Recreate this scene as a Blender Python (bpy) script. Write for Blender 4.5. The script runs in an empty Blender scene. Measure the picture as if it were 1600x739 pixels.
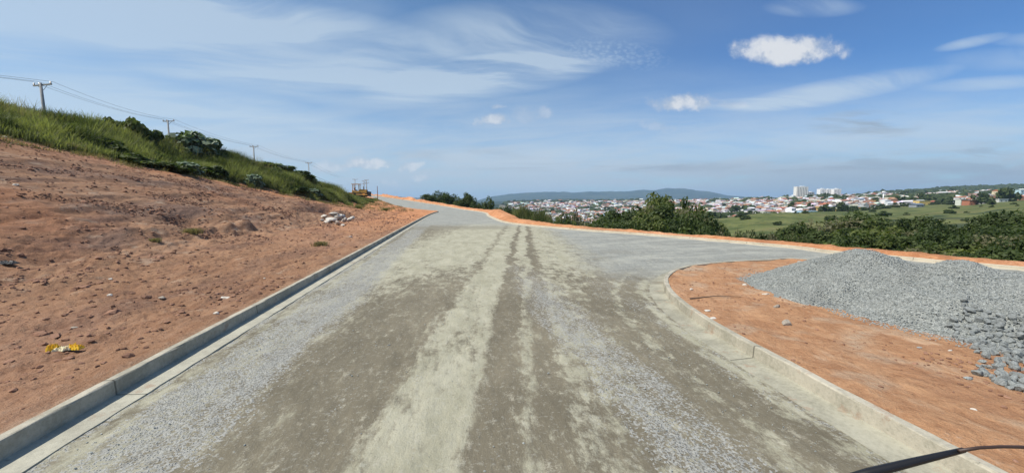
import bpy, math, random
import numpy as np
from mathutils import Vector, Matrix
random.seed(7)
R = math.radians
SC = bpy.context.scene
COL = SC.collection

# ------------------------------------------------------------------ camera
F, CX, CY, HZ, CAMH = 600.0, 800.0, 369.5, 315.0, 2.2
TH = math.atan((CY - HZ) / F)
cam_d = bpy.data.cameras.new('camera'); cam = bpy.data.objects.new('camera', cam_d); COL.objects.link(cam)
cam.location = (0, 0, CAMH); cam.rotation_euler = (math.pi / 2 - TH, 0, 0)
cam_d.sensor_width = 36; cam_d.lens = 36 * F / 1600; cam_d.clip_end = 60000; cam_d.clip_start = 0.05
SC.camera = cam

# ------------------------------------------------------------------ light
SUN_AZ, SUN_EL = R(-108), R(56)        # azimuth from +Y towards +X
sd = Vector((math.sin(SUN_AZ) * math.cos(SUN_EL), math.cos(SUN_AZ) * math.cos(SUN_EL), math.sin(SUN_EL)))
sun_d = bpy.data.lights.new('sun', 'SUN'); sun_d.energy = 5.0; sun_d.angle = R(0.53); sun_d.color = (1, .95, .87)
sun = bpy.data.objects.new('sun', sun_d); COL.objects.link(sun); sun.rotation_euler = sd.to_track_quat('Z', 'Y').to_euler()
SC.view_settings.view_transform = 'Standard'; SC.view_settings.look = 'None'
SC.view_settings.exposure = 0.17; SC.view_settings.gamma = 1.0
SC.view_settings.use_curve_mapping = False
SC.cycles.volume_bounces = 1; SC.cycles.max_bounces = 6; SC.cycles.transparent_max_bounces = 8

# ------------------------------------------------------------------ node helper
class T:
    def __init__(s, tree): s.t = tree; s.n = tree.nodes; s.l = tree.links
    def node(s, kind, **kw):
        n = s.n.new(kind)
        for k, v in kw.items(): setattr(n, k, v)
        return n
    def put(s, sock, v):
        if isinstance(v, E): s.l.new(v.o, sock)
        else:
            if hasattr(sock.default_value, '__len__') and not hasattr(v, '__len__'): v = (v,) * len(sock.default_value)
            if hasattr(v, '__len__') and len(v) == 3 and len(sock.default_value) == 4: v = tuple(v) + (1,)
            sock.default_value = v
    def m(s, op, a, b=None, c=None, clamp=False):
        n = s.node('ShaderNodeMath', operation=op, use_clamp=clamp); s.put(n.inputs[0], a)
        if b is not None: s.put(n.inputs[1], b)
        if c is not None: s.put(n.inputs[2], c)
        return E(s, n.outputs[0])
    def vm(s, op, a, b=None):
        n = s.node('ShaderNodeVectorMath', operation=op); s.put(n.inputs[0], a)
        if b is not None: s.put(n.inputs[1], b)
        return E(s, n.outputs['Value'] if op in ('DOT_PRODUCT', 'LENGTH', 'DISTANCE') else n.outputs[0])
    def xyz(s, x, y, z):
        n = s.node('ShaderNodeCombineXYZ')
        for i, v in enumerate((x, y, z)): s.put(n.inputs[i], v)
        return E(s, n.outputs[0])
    def sep(s, v):
        n = s.node('ShaderNodeSeparateXYZ'); s.put(n.inputs[0], v); return [E(s, o) for o in n.outputs]
    def noise(s, v, scale=1, detail=3, rough=.55, dist=0, col=False):
        n = s.node('ShaderNodeTexNoise'); s.put(n.inputs['Vector'], v)
        n.inputs['Scale'].default_value = scale; n.inputs['Detail'].default_value = detail
        n.inputs['Roughness'].default_value = rough; n.inputs['Distortion'].default_value = dist
        return E(s, n.outputs['Color' if col else 'Fac'])
    def vor(s, v, scale=1, out='Distance', feature='F1'):
        n = s.node('ShaderNodeTexVoronoi', feature=feature); s.put(n.inputs['Vector'], v)
        n.inputs['Scale'].default_value = scale
        return E(s, n.outputs[out])
    def ss(s, x, a, b, lo=0., hi=1.):
        n = s.node('ShaderNodeMapRange', interpolation_type='SMOOTHSTEP'); s.put(n.inputs[0], x)
        for i, v in zip((1, 2, 3, 4), (a, b, lo, hi)): s.put(n.inputs[i], v)
        return E(s, n.outputs[0])
    def ramp(s, x, stops, lin=True):
        n = s.node('ShaderNodeValToRGB'); s.put(n.inputs[0], x); cr = n.color_ramp
        if not lin: cr.interpolation = 'EASE'
        while len(cr.elements) > 1: cr.elements.remove(cr.elements[-1])
        for i, (p, c) in enumerate(stops):
            e = cr.elements[0] if i == 0 else cr.elements.new(p)
            e.position = p; e.color = (c, c, c, 1) if not hasattr(c, '__len__') else tuple(c) + (1,)
        return E(s, n.outputs[0])
    def mix(s, f, a, b, mode='MIX'):
        n = s.node('ShaderNodeMix', data_type='RGBA', blend_type=mode); n.clamp_factor = True
        s.put(n.inputs[0], f); s.put(n.inputs[6], a); s.put(n.inputs[7], b)
        return E(s, n.outputs[2])
    def bump(s, h, strength=1, dist=.05):
        n = s.node('ShaderNodeBump'); n.inputs['Strength'].default_value = strength; n.inputs['Distance'].default_value = dist
        s.put(n.inputs['Height'], h); return E(s, n.outputs[0])
    def attr(s, name, out='Fac'):
        n = s.node('ShaderNodeAttribute'); n.attribute_name = name; return E(s, n.outputs[out])
class E:
    def __init__(s, t, o): s.t = t; s.o = o
    def __add__(s, b): return s.t.m('ADD', s, b)
    __radd__ = __add__
    def __mul__(s, b): return s.t.m('MULTIPLY', s, b)
    __rmul__ = __mul__
    def __sub__(s, b): return s.t.m('SUBTRACT', s, b)
    def __rsub__(s, b): return s.t.m('SUBTRACT', b, s)
    def __truediv__(s, b): return s.t.m('DIVIDE', s, b)
    def __pow__(s, b): return s.t.m('POWER', s, b)
    def inv(s): return s.t.m('SUBTRACT', 1.0, s)
    def clamp(s): return s.t.m('ADD', s, 0.0, clamp=True)
    def max(s, b): return s.t.m('MAXIMUM', s, b)
    def min(s, b): return s.t.m('MINIMUM', s, b)
def material(name, fn, rough=.85, spec=.3):
    m = bpy.data.materials.new(name); m.use_nodes = True; t = T(m.node_tree)
    b = t.n['Principled BSDF']; b.inputs['Roughness'].default_value = rough; b.inputs['Specular IOR Level'].default_value = spec
    fn(t, b); return m
def flat(name, c, rough=.7, spec=.3, metal=0., var=.12, scale=3.):
    def fn(t, b):
        p = E(t, t.node('ShaderNodeTexCoord').outputs['Object'])
        n = t.noise(p, scale, 4)
        t.put(b.inputs['Base Color'], t.mix(n, tuple(x * (1 - var) for x in c), tuple(min(1, x * (1 + var)) for x in c)))
        b.inputs['Metallic'].default_value = metal
    return material(name, fn, rough, spec)

# ------------------------------------------------------------------ world: sky and clouds by direction
world = bpy.data.worlds.new('World'); SC.world = world; world.use_nodes = True
def build_world():
    t = T(world.node_tree); bg = t.n['Background']; bg.inputs[1].default_value = .1
    sky = t.node('ShaderNodeTexSky'); sky.sky_type = 'NISHITA'; sky.sun_disc = False
    sky.sun_elevation = SUN_EL; sky.sun_rotation = SUN_AZ; sky.altitude = 800
    sky.air_density = 1.0; sky.dust_density = .6; sky.ozone_density = 2.2
    base = E(t, sky.outputs[0])
    D = E(t, t.node('ShaderNodeTexCoord').outputs['Generated'])
    x, y, z = t.sep(D)
    yy = y.max(.05)
    u = x / yy; v = z / yy                                      # horizontal and vertical tangent of the direction
    up = z.max(.0)
    P = t.xyz(x / (up + .12), y / (up + .12), 0.)                # a flat cloud layer overhead
    # cirrus : streaky noise, rotated
    def rot(vec, a, sx, sy):
        a_, b_, _ = t.sep(vec); c, s_ = math.cos(a), math.sin(a)
        return t.xyz((a_ * c + b_ * s_) * sx, (b_ * c - a_ * s_) * sy, 0.)
    warp = t.noise(P, .5, 3, .5, col=True)
    PW = t.vm('ADD', P, t.vm('MULTIPLY', warp, (1.3, 1.3, 0)))
    c1 = t.noise(rot(PW, R(28), .28, 1.1), 1.0, 8, .58)
    c2 = t.noise(rot(PW, R(8), .5, 2.6), 1.3, 9, .62)
    big = t.noise(P, .36, 4, .5)
    def blob(cx, cy, rx, ry, a=0.):
        U = (px2u(cx)); V = (py2v(cy)); du = u - U; dv = v - V
        c, s_ = math.cos(a), math.sin(a)
        p = (du * c + dv * s_) / (rx / F); q = (dv * c - du * s_) / (ry / F)
        return (1.0 - (p * p + q * q)).max(0.)
    front = t.ss(y, .0, .15)
    veil = (t.ss(c1, .36, .72) * .75)
    left = t.ss(u, .1, -.9) * .48
    smear = blob(440, 75, 330, 75, -.12) * .5 + blob(230, 20, 420, 60) * .3 + blob(760, 120, 200, 34, .12) * .62 + blob(250, 170, 330, 45, -.1) * .35 \
        + blob(820, 60, 230, 60, 0) * .38 + blob(60, 30, 300, 60) * .4
    streak = blob(1300, 140, 190, 20, .17) * .8 + blob(1190, 162, 120, 12, .03) * .7 + blob(1530, 130, 130, 12, .06) * .55 \
        + blob(1490, 66, 60, 9, .2) * .6 + blob(1575, 62, 60, 11, .05) * .4 + blob(1250, 12, 80, 16, 0) * .6 + blob(1590, 90, 160, 20, .05) * .3 \
        + blob(1050, 235, 420, 26, .05) * .4 + blob(1450, 215, 300, 60, .06) * .38 + blob(560, 205, 130, 8, -.02) * .3 + blob(620, 162, 150, 10, -.02) * .3
    cir = (veil * left + smear * (t.ss(c1, .30, .68) * 1.1 + t.ss(c2, .40, .66) * 1.0 + .04) + streak * (t.ss(c2, .25, .62) * .8 + .12)
           + t.ss(big, .40, .7) * .3 * c2 + .05 + t.ss(u, -.2, -1.2) * .16)
    # rippled patch
    UV = t.xyz(u, v, 0.)
    rip = t.vor(t.vm('ADD', t.vm('MULTIPLY', UV, (95., 150., 0.)), t.vm('MULTIPLY', t.noise(UV, 40, 3, col=True), (2.2, 2.2, 0.))), 1.)
    patch = (blob(955, 85, 95, 24, -.12)) * t.ss(rip, .8, .1) * .20
    cir = (cir + patch).min(.70)
    # pale band towards the horizon
    hz = t.ss(v, .38, .06) * .62 + t.ss(v, .2, .0) * .30
    hz = hz * (t.ss(t.noise(t.vm('MULTIPLY', t.xyz(u, v - u * .07, 0.), (2.0, 15., 0.)), 1., 8, .62, .3), .32, .66) * .9 + .62)
    CW = (5.2, 6.2, 7.1)
    c = t.mix(t.ss(u, -.25, .6) * .75 * t.ss(v, .0, .4), base, t.mix(1., base, (.42, .70, .98), 'MULTIPLY'))
    c = t.mix(1., c, (.64, .96, 1.14), 'MULTIPLY')
    c = t.mix(hz.min(.93), c, t.mix(t.ss(v, .04, .2), t.mix(t.ss(u, 0., 1.2), (4.4, 5.2, 6.0), (3.2, 3.8, 4.5)), (4.9, 5.7, 6.6)))
    c = t.mix(cir, c, CW)
    # dark thin stratus streaks low on the right
    stn = t.ss(t.noise(t.vm('MULTIPLY', UV, (3., 26., 0.)), 1., 7, .6, .6), .44, .62)
    st = (blob(1340, 195, 95, 24) * .8 + blob(1080, 262, 300, 12) * .5 + blob(900, 262, 200, 10) * .5 + blob(1500, 255, 330, 36) * .7 + blob(740, 240, 150, 14) * .3) * stn
    c = t.mix(st.min(.7), c, (2.9, 3.5, 4.2))
    # cumulus puffs
    n1 = t.noise(UV, 14, 8, .6); n2 = t.noise(t.vm('ADD', UV, (3., 1., 0.)), 34, 6, .65)
    puffs = [(1213, 84, 88, 27, 1.0), (1240, 76, 46, 22, .9), (1185, 86, 45, 18, .8), (1055, 163, 52, 15, .9), (772, 190, 24, 11, .7), (575, 257, 44, 10, .85), (520, 262, 34, 12, .5),
             (641, 262, 16, 9, .7), (656, 275, 18, 7, .55), (610, 287, 18, 6, .35), (848, 178, 18, 13, .32), (820, 180, 22, 18, .22), (1022, 197, 22, 10, .3), (778, 169, 9, 6, .5), (1135, 163, 30, 9, .35)]
    acc = None
    wv = t.vm('MULTIPLY', t.noise(UV, 11, 5, .62, col=True), (.10, .05, 0.))
    for (a, b_, rx, ry, w) in puffs:
        U, V = px2u(a) + .05, py2v(b_) + .025
        ux_, vy_, _ = t.sep(t.vm('ADD', UV, wv)); du = (ux_ - U) / (rx / F * .95); dv = (vy_ - V) / (ry / F * .95)
        dv = t.m('MULTIPLY', dv, t.ss(dv, .2, -.4, 1., 1.5))
        bl = 1.15 - (du * du + dv * dv)
        bb = t.ss(bl + (n1 - .5) * 2.4 + (n2 - .5) * 1.2, -.4, 1.15 if w > .6 else 1.3) * w
        bb = bb * t.ss(du * du + dv * dv, 3.2, 1.2)
        acc = bb if acc is None else acc.max(bb)
    shade = t.ss(n1 + (n2 - .5) * .6 + (acc - .6) * .3, .32, .62)
    c = t.mix((acc * front).min(.97), c, t.mix(shade, (4.7, 5.2, 5.9), (6.7, 6.9, 7.2)))
    # below the horizon: soft ground tone
    c = t.mix(t.ss(z, 0., -.02), c, (2.4, 2.6, 2.5))
    t.put(bg.inputs[0], c)
def px2u(px): return (px - CX) / F
def py2v(py):
    a = math.atan((py - CY) / F) + TH
    return -math.tan(a)
build_world()

# ------------------------------------------------------------------ numeric noise
def _h(ix, iy, seed):
    h = (ix.astype(np.int64) * 374761393 + iy.astype(np.int64) * 668265263 + seed * 974711) & 0xffffffff
    h = ((h ^ (h >> 13)) * 1274126177) & 0xffffffff
    return (h ^ (h >> 16)) & 0xffff
def pn(x, y, seed=0):
    x = np.asarray(x, float); y = np.asarray(y, float)
    xi = np.floor(x); yi = np.floor(y); fx = x - xi; fy = y - yi
    ux = fx * fx * fx * (fx * (fx * 6 - 15) + 10); uy = fy * fy * fy * (fy * (fy * 6 - 15) + 10)
    def g(dx, dy):
        a = _h(xi + dx, yi + dy, seed) * (2 * math.pi / 65536.)
        return np.cos(a) * (fx - dx) + np.sin(a) * (fy - dy)
    a = g(0, 0); b = g(1, 0); c = g(0, 1); d = g(1, 1)
    return (a + (b - a) * ux) * (1 - uy) + (c + (d - c) * ux) * uy
def fbm(x, y, o=4, seed=0, gain=.5):
    r = 0; a = 1.; f = 1.
    for i in range(o):
        r = r + a * pn(np.asarray(x) * f, np.asarray(y) * f, seed + i * 17); a *= gain; f *= 2.03
    return r
def sstep(x, a, b):
    t = np.clip((np.asarray(x, float) - a) / (b - a), 0, 1); return t * t * (3 - 2 * t)

# ------------------------------------------------------------------ frames of reference
PSI = math.atan(93. / F); SN, CS = math.sin(PSI), math.cos(PSI)
def st(X, Y): return -SN * X + CS * Y, CS * X + SN * Y          # along, across the street
def xy(s, t): return CS * t - SN * s, SN * t + CS * s
def ray(px, py):
    a = (px - CX) / F; b = -(py - CY) / F
    return np.array([a, math.cos(TH) + b * math.sin(TH), -math.sin(TH) + b * math.cos(TH)])
def at(px, py, z=0.):
    d = ray(px, py); k = (z - CAMH) / d[2]; return d[0] * k, d[1] * k
def atY(px, py, Y):
    d = ray(px, py); k = Y / d[1]; return d[0] * k, Y, CAMH + d[2] * k
def zp(Y): return np.interp(Y, [0, 92, 100, 112, 125, 137, 150, 190, 230, 300], [0, 0, .06, .3, .75, 1.6, 2.5, 5.0, 6.2, 5.5])

# ------------------------------------------------------------------ street outline
def smooth(pts, n=8):
    P = [np.array(p, float) for p in pts]; out = []
    for i in range(len(P) - 1):
        p0 = P[max(i - 1, 0)]; p1 = P[i]; p2 = P[i + 1]; p3 = P[min(i + 2, len(P) - 1)]
        m = max(1, int(min(n, np.linalg.norm(p2 - p1) / .25 + 1)))
        for k in range(m):
            t = k / m
            out.append(.5 * ((2 * p1) + (-p0 + p2) * t + (2 * p0 - 5 * p1 + 4 * p2 - p3) * t * t + (-p0 + 3 * p1 - 3 * p2 + p3) * t ** 3))
    out.append(P[-1]); return np.array(out)
LT = -3.78
left_pts = [xy(-40, LT), xy(-10, LT), xy(0, LT), xy(5, LT), xy(10, LT), xy(20, LT), xy(40, LT), xy(60, LT + .1), xy(74, LT + .5), xy(80.5, LT + .9), (-16.6, 85.5), (-19.5, 91), (-29, 108), (-50, 148), (-74, 192), (-110, 250)]
L_line = smooth(left_pts)
rp = [at(px, py) for px, py in [(1600, 423), (1480, 413), (1423, 407), (1300, 396), (1238, 388), (1100, 375.5), (1000, 367), (920, 361.3), (860, 356), (820, 352.3), (790, 348), (776, 343.3), (764, 337.5), (757, 332.5)]]
rp = [(rp[0][0] + (rp[0][0] - rp[2][0]) * k, rp[0][1] + (rp[0][1] - rp[2][1]) * k) for k in (9, 3)] + rp + [(-11, 96), (-21, 122), (-30, 136), (-41, 152), (-66, 190), (-98, 242)]
R_line = smooth(rp)
isl = [at(px, py) for px, py in [(1437, 714), (1294, 632), (1222, 589), (1150, 547), (1100, 515), (1065, 489), (1043, 467), (1036, 450), (1040, 439), (1056, 429), (1085, 422), (1140, 416.5), (1200, 413.5), (1250, 412.3)]]
d0 = np.array(isl[0]) - np.array(isl[1]); d0 /= np.linalg.norm(d0)
dn = np.array([rp[0][0] - rp[6][0], rp[0][1] - rp[6][1]]); dn /= np.linalg.norm(dn)
pre = [tuple(np.array(isl[0]) + d0 * .8 + np.array([.02, -1.])), ] 
pre = [(isl[0][0] + .1, isl[0][1] - 1.5), (isl[0][0] + .2, -4.), (isl[0][0] + .8, -30.)][::-1]
post = [tuple(np.array(isl[-1]) + dn * k) for k in (2.5, 8, 40)]
I_line = smooth(pre + isl + post)
def sdf_line(X, Y, P):
    if X.size < 4000:
        A, B = P[:-1], P[1:]; D = B - A; L2 = (D ** 2).sum(1) + 1e-12; x = X.ravel()[:, None]; y = Y.ravel()[:, None]
        t = np.clip(((x - A[:, 0]) * D[:, 0] + (y - A[:, 1]) * D[:, 1]) / L2, 0, 1)
        return np.sqrt(((x - A[:, 0] - t * D[:, 0]) ** 2 + (y - A[:, 1] - t * D[:, 1]) ** 2).min(1)).reshape(X.shape)
    best = np.full(X.shape, 1e18)
    for (ax, ay), (bx, by) in zip(P[:-1], P[1:]):
        dx, dy = bx - ax, by - ay; L2 = dx * dx + dy * dy + 1e-12
        t = np.clip(((X - ax) * dx + (Y - ay) * dy) / L2, 0, 1)
        best = np.minimum(best, (X - ax - t * dx) ** 2 + (Y - ay - t * dy) ** 2)
    return np.sqrt(best)
def inside(X, Y, P):
    if X.size < 4000:
        x = X.ravel()[:, None]; y = Y.ravel()[:, None]; A, B = P, np.roll(P, -1, 0); dy = B[:, 1] - A[:, 1]; dy = np.where(dy == 0, 1e-12, dy)
        k = ((A[:, 1] > y) != (B[:, 1] > y)) & (x < (B[:, 0] - A[:, 0]) * (y - A[:, 1]) / dy + A[:, 0])
        return (k.sum(1) % 2 == 1).reshape(X.shape)
    c = np.zeros(X.shape, bool); n = len(P)
    for i in range(n):
        x1, y1 = P[i]; x2, y2 = P[(i + 1) % n]
        if y1 == y2: continue
        k = ((y1 > Y) != (y2 > Y)) & (X < (x2 - x1) * (Y - y1) / (y2 - y1) + x1); c ^= k
    return c
road_poly = np.vstack([L_line, R_line[::-1], [[R_line[0][0], -40.]]])
isl_poly = np.vstack([I_line, [[I_line[-1][0], -30.]]])
def zones(X, Y):
    """signed distances: dL,dR,dI positive on the dirt side of each kerb; road: True on the carriageway"""
    shp = X.shape; X = X.ravel(); Y = Y.ravel()
    near = (np.hypot(X, Y) < 330)
    dl = np.full(X.shape, 1e3); dr = dl.copy(); di = dl.copy(); inr = np.zeros(X.shape, bool); ini = inr.copy()
    x, y = X[near], Y[near]
    dl[near] = sdf_line(x, y, L_line); dr[near] = sdf_line(x, y, R_line); di[near] = sdf_line(x, y, I_line)
    inr[near] = inside(x, y, road_poly); ini[near] = inside(x, y, isl_poly)
    # side of a point outside the road
    right = np.zeros(X.shape, bool); right[near] = dr[near] < dl[near]
    right[~near] = (X > -60)[~near]
    return [a.reshape(shp) for a in (dl, dr, di, inr, ini, right)]

# ------------------------------------------------------------------ bank on the left
BS = np.array([-60, 28, 45, 55, 65, 80, 92, 112, 150])
B_toe = np.array([-11.5, -11.5, -11, -9.5, -9, -9.5, -10.5, -17, -34.])
B_et = np.array([-28, -27.5, -24.5, -18.2, -16.2, -15.8, -17, -25, -42.])
B_ez = np.array([6.2, 6.1, 4.3, 2.15, 1.35, 1.7, 2.6, 1.6, .3])
B_ct = np.array([-40, -39, -34.5, -29, -25.5, -22.5, -22, -33, -52.])
B_cz = np.array([10.2, 9.8, 8.4, 7.4, 5.8, 3.5, 2.9, 2.0, .5])
def bank(s, t):
    g = lambda A: np.interp(s, BS, A)
    toe, et, ez, ct, cz = g(B_toe), g(B_et), g(B_ez), g(B_ct), g(B_cz)
    z = np.where(t > toe, .25 * np.clip((-3.9 - t) / (-3.9 - toe), 0, 1) ** 2,
        np.where(t > et, .25 + (ez - .25) * ((toe - t) / (toe - et)),
        np.where(t > ct, ez + (cz - ez) * ((et - t) / (et - ct)) ** .9, cz - .12 * (ct - t) * sstep(ct - t, 0, 8))))
    z = np.maximum(z, np.where(t < ct, np.minimum(cz - .5, 6.5 * sstep(150 - s, 0, 60)), -9))
    return np.where(t > -3.9, 0, z)

# ------------------------------------------------------------------ valley, town hill
VP = np.array([300, 560, 650, 720, 790, 850, 1000, 1120, 1200, 1300, 1400, 1500, 1600, 2000.])
VY = np.array([8, 20, 40, 70, 110, 150, 200, 260, 330, 400, 500, 650, 850, 1100, 1400, 1800, 2600, 4000.])
def col(*pairs): return np.interp(np.log(VY), np.log([p[0] for p in pairs]), [p[1] for p in pairs])
VT = np.array([
    col((8, 0), (230, 6), (400, -8), (1000, -20), (4000, -10)),
    col((8, 0), (190, 5), (260, 5.5), (400, -8), (1000, -30), (4000, -10)),
    col((8, 0), (150, 0), (200, 1), (330, -10), (500, -30), (1000, -40), (4000, -20)),
    col((8, 0), (70, -2), (110, -2), (150, -3), (200, -6), (330, -25), (850, -50), (1800, -22), (4000, -25)),
    col((8, 0), (40, -3), (70, -5), (110, -10), (200, -22), (500, -48), (850, -50), (1400, -36), (2600, -14), (4000, -25)),
    col((8, -1), (40, -4), (70, -8), (110, -15), (200, -28), (500, -48), (850, -48), (1400, -34), (1800, -22), (2600, -10), (4000, -25)),
    col((8, -1), (40, -4), (70, -8), (110, -15), (200, -26), (400, -44), (650, -48), (850, -40), (1100, -32), (1400, -23), (1800, -10), (2600, -6), (4000, -20)),
    col((8, -1), (40, -5), (70, -10), (110, -18), (200, -22), (280, -17), (330, -13), (400, -15), (500, -30), (650, -29), (850, -19), (1100, -9), (1400, -2), (1800, -2), (4000, -20)),
    col((8, -1), (40, -5), (70, -9), (110, -17), (200, -19), (280, -14), (330, -9), (400, -9.5), (500, -17), (650, -16), (850, -7), (1100, 0), (1400, 6), (1800, 4), (4000, -20)),
    col((8, -1), (40, -4), (70, -8), (110, -13), (200, -16), (280, -11), (330, -8.5), (400, -9), (500, -11), (650, -6), (850, 2), (1100, 8), (1400, 12), (1800, 10), (4000, -20)),
    col((8, -1), (40, -4), (70, -8), (110, -10), (200, -12), (280, -9), (330, -8), (400, -7.5), (500, -7), (650, -2), (850, 5), (1100, 14), (1400, 22), (1800, 40), (2600, 30), (4000, -20)),
    col((8, -1), (40, -4), (70, -7), (110, -8), (200, -9), (280, -6), (330, -4.5), (400, -3.5), (500, -2), (650, 3), (850, 11), (1100, 21), (1400, 30), (1800, 60), (2600, 40), (4000, -20)),
    col((8, -1), (40, -4), (70, -6), (110, -6), (200, -4), (280, 0), (330, 1.5), (400, 3), (500, 5), (650, 9), (850, 15), (1100, 24), (1400, 34), (1800, 66), (2600, 45), (4000, -20)),
    col((8, -1), (40, -4), (70, -5), (110, -3), (200, 0), (400, 8), (850, 22), (1800, 70), (4000, 0))])
RIDGE = ([300, 520, 560, 640, 700, 745, 770, 800, 860, 905, 960, 1000, 1040, 1060, 1085, 1110, 1140, 1180, 1220, 1300, 1500, 1900],
         [10, 10, 12.5, 8, 5, 3, 8.5, 13, 16, 17.2, 15.5, 18, 20.5, 19.5, 18.5, 15, 10.5, 7, 5, 5, 7, 7])
def valley(X, Y):
    rho = np.hypot(X, Y); Ye = np.maximum(Y, .62 * rho); Ye = np.maximum(Ye, 1)
    px = np.clip(CX + F * X / np.maximum(Ye, 1), VP[0], VP[-1])
    ly = np.log(np.clip(Ye, VY[0], VY[-1])); LY = np.log(VY)
    i = np.clip(np.searchsorted(VP, px) - 1, 0, len(VP) - 2); j = np.clip(np.searchsorted(LY, ly) - 1, 0, len(VY) - 2)
    a = (px - VP[i]) / (VP[i + 1] - VP[i]); b = (ly - LY[j]) / (LY[j + 1] - LY[j])
    a = a * a * (3 - 2 * a)
    z = (VT[i, j] * (1 - a) + VT[i + 1, j] * a) * (1 - b) + (VT[i, j + 1] * (1 - a) + VT[i + 1, j + 1] * a) * b
    rk = np.interp(px, *RIDGE)
    n = fbm(X / 900., Y / 900., 5, 5)
    mt = 9000. * rk / F * np.exp(-((Ye - 9000) / 1500.) ** 2)
    foot = 4800 * np.interp(px, [760, 820, 900, 1000, 1050, 1100, 1150, 1200, 1700], [2, 6, 7.5, 4, 6, 7, 5, 3, 3]) / F * np.exp(-((Ye - 4800) / 800.) ** 2)
    z = z + (mt * (1 + .20 * n) + foot * (1 + .25 * n)) + n * 10 * sstep(Ye, 1500, 5000)
    z = z + fbm(X / 60., Y / 60., 3, 9) * 1.2 * sstep(Ye, 60, 300)
    return z
ERO = [(hx, hy, r, d) for hx, hy, r, d in []]
def height(X, Y, full=False):
    X = np.asarray(X, float); Y = np.asarray(Y, float)
    dl, dr, di, inr, ini, right = zones(X, Y)
    s, t = st(X, Y); base = zp(Y)
    road = inr & ~ini
    z = base + .13
    leftside = ~right & ~inr
    # ---- bank
    b = bank(s, t)
    toe = np.interp(s, BS, B_toe); et = np.interp(s, BS, B_et)
    w_t = sstep(toe + 3.5 - t, 0, 4)
    rough = (fbm(s / 3.4, t / 1.6, 5, 21, .55) * .22 + np.abs(fbm(s / 1.3, t / .8, 3, 33, .55)) * .15) * (.35 + .9 * sstep(t - toe, -6, -1))
    layers = fbm(s / 11., t / 1.1 + s * .06, 4, 44, .55) * .20
    hump = .55 * sstep(fbm(s / 5., t / 3.5, 3, 52), .12, .55) * np.exp(-((t - toe - .5) / 2.4) ** 2)
    bn = w_t * (rough + layers * sstep(toe - t, 0, 4) + hump) + (1 - w_t) * (fbm(s / 1.1, t / .8, 5, 61, .62) * .085 + np.abs(fbm(s / .45, t / .3, 3, 62)) * .05)
    hole = -.9 * np.exp(-(((s - 46) / 5.) ** 2 + ((t + 14.6) / 1.1) ** 2)) - .5 * np.exp(-(((s - 22.5) / 2.0) ** 2 + ((t + 13.9) / .8) ** 2))
    fade = sstep(dl, .1, 1.2)
    zl = b + (bn + hole) * fade * (1 - .6 * sstep(et - t, 0, 2))
    zl = zl + (.045 + .05 * fbm(X / .8, Y / .8, 3, 63)) * (1 - sstep(dl, .25, 1.4))
    z = np.where(leftside, base + .13 + zl, z)
    # ---- island
    zi = fbm(X / 1.4, Y / 1.4, 4, 71) * .05 + fbm(X / .35, Y / .35, 3, 72) * .014
    z = np.where(ini, base + .14 + (.035 + .05 * fbm(X / .7, Y / .7, 3, 64)) * (1 - sstep(di, .2, 1.2)) + zi * sstep(di, .1, .8), z)
    # ---- right berm and valley
    ro = right & ~inr
    fb = sstep(Y, 24, 50); wd = .75 + 1.1 * fb
    bh = .10 + .22 * fb + (.08 + .08 * fb) * fbm(X / 4., Y / 4., 3, 81) + .45 * np.exp(-(((X + 1) / 5.) ** 2 + ((Y - 62) / 12.) ** 2)) + .9 * sstep(Y, 100, 150) * sstep(-X, 10, 30) * (fbm(X / 9., Y / 9., 2, 83) + .3)
    berm = (bh + .05 * fbm(X / .5, Y / .5, 3, 82)) * sstep(dr, .15, .6 * wd) * (1 - sstep(dr, wd, wd * 1.7)) + fbm(X / .6, Y / .6, 3, 85) * .03 * sstep(dr, .1, .5)
    v = valley(X, Y)
    w = sstep(dr, wd, wd + 8.)
    zr = base * (1 - sstep(Y, 0, 1) * 0) + .13 + berm
    zr = zr * (1 - w) + np.minimum(v, np.where(dr < 60, zr + 0, 1e9)) * w
    z = np.where(ro, zr, z)
    # ---- far left hands over to the valley
    wf = np.where(leftside | inr, sstep(Y, 215, 330), 0)
    z = z * (1 - wf) + v * wf
    z = np.where(road, base - .07, z)
    z = np.where(~road & (np.where(inr, di, np.minimum(dl, dr)) < .06), base - .07, z)
    if full: return z, dl, dr, di, inr, ini, right, s, t, toe, et
    return z
def hz(x, y): return float(height(np.array([x]), np.array([y]))[0])
def hit(px, py, y0=2., y1=400.):
    d = ray(px, py); k = np.geomspace(y0, y1, 1600) / d[1]
    X, Y, Z = d[0] * k, d[1] * k, CAMH + d[2] * k
    b = np.where(Z < np.maximum(height(X, Y), -1e9))[0]
    if len(b) == 0: return X[-1], Y[-1], Z[-1]
    i = b[0]; return float(X[i]), float(Y[i]), hz(X[i], Y[i])

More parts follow.
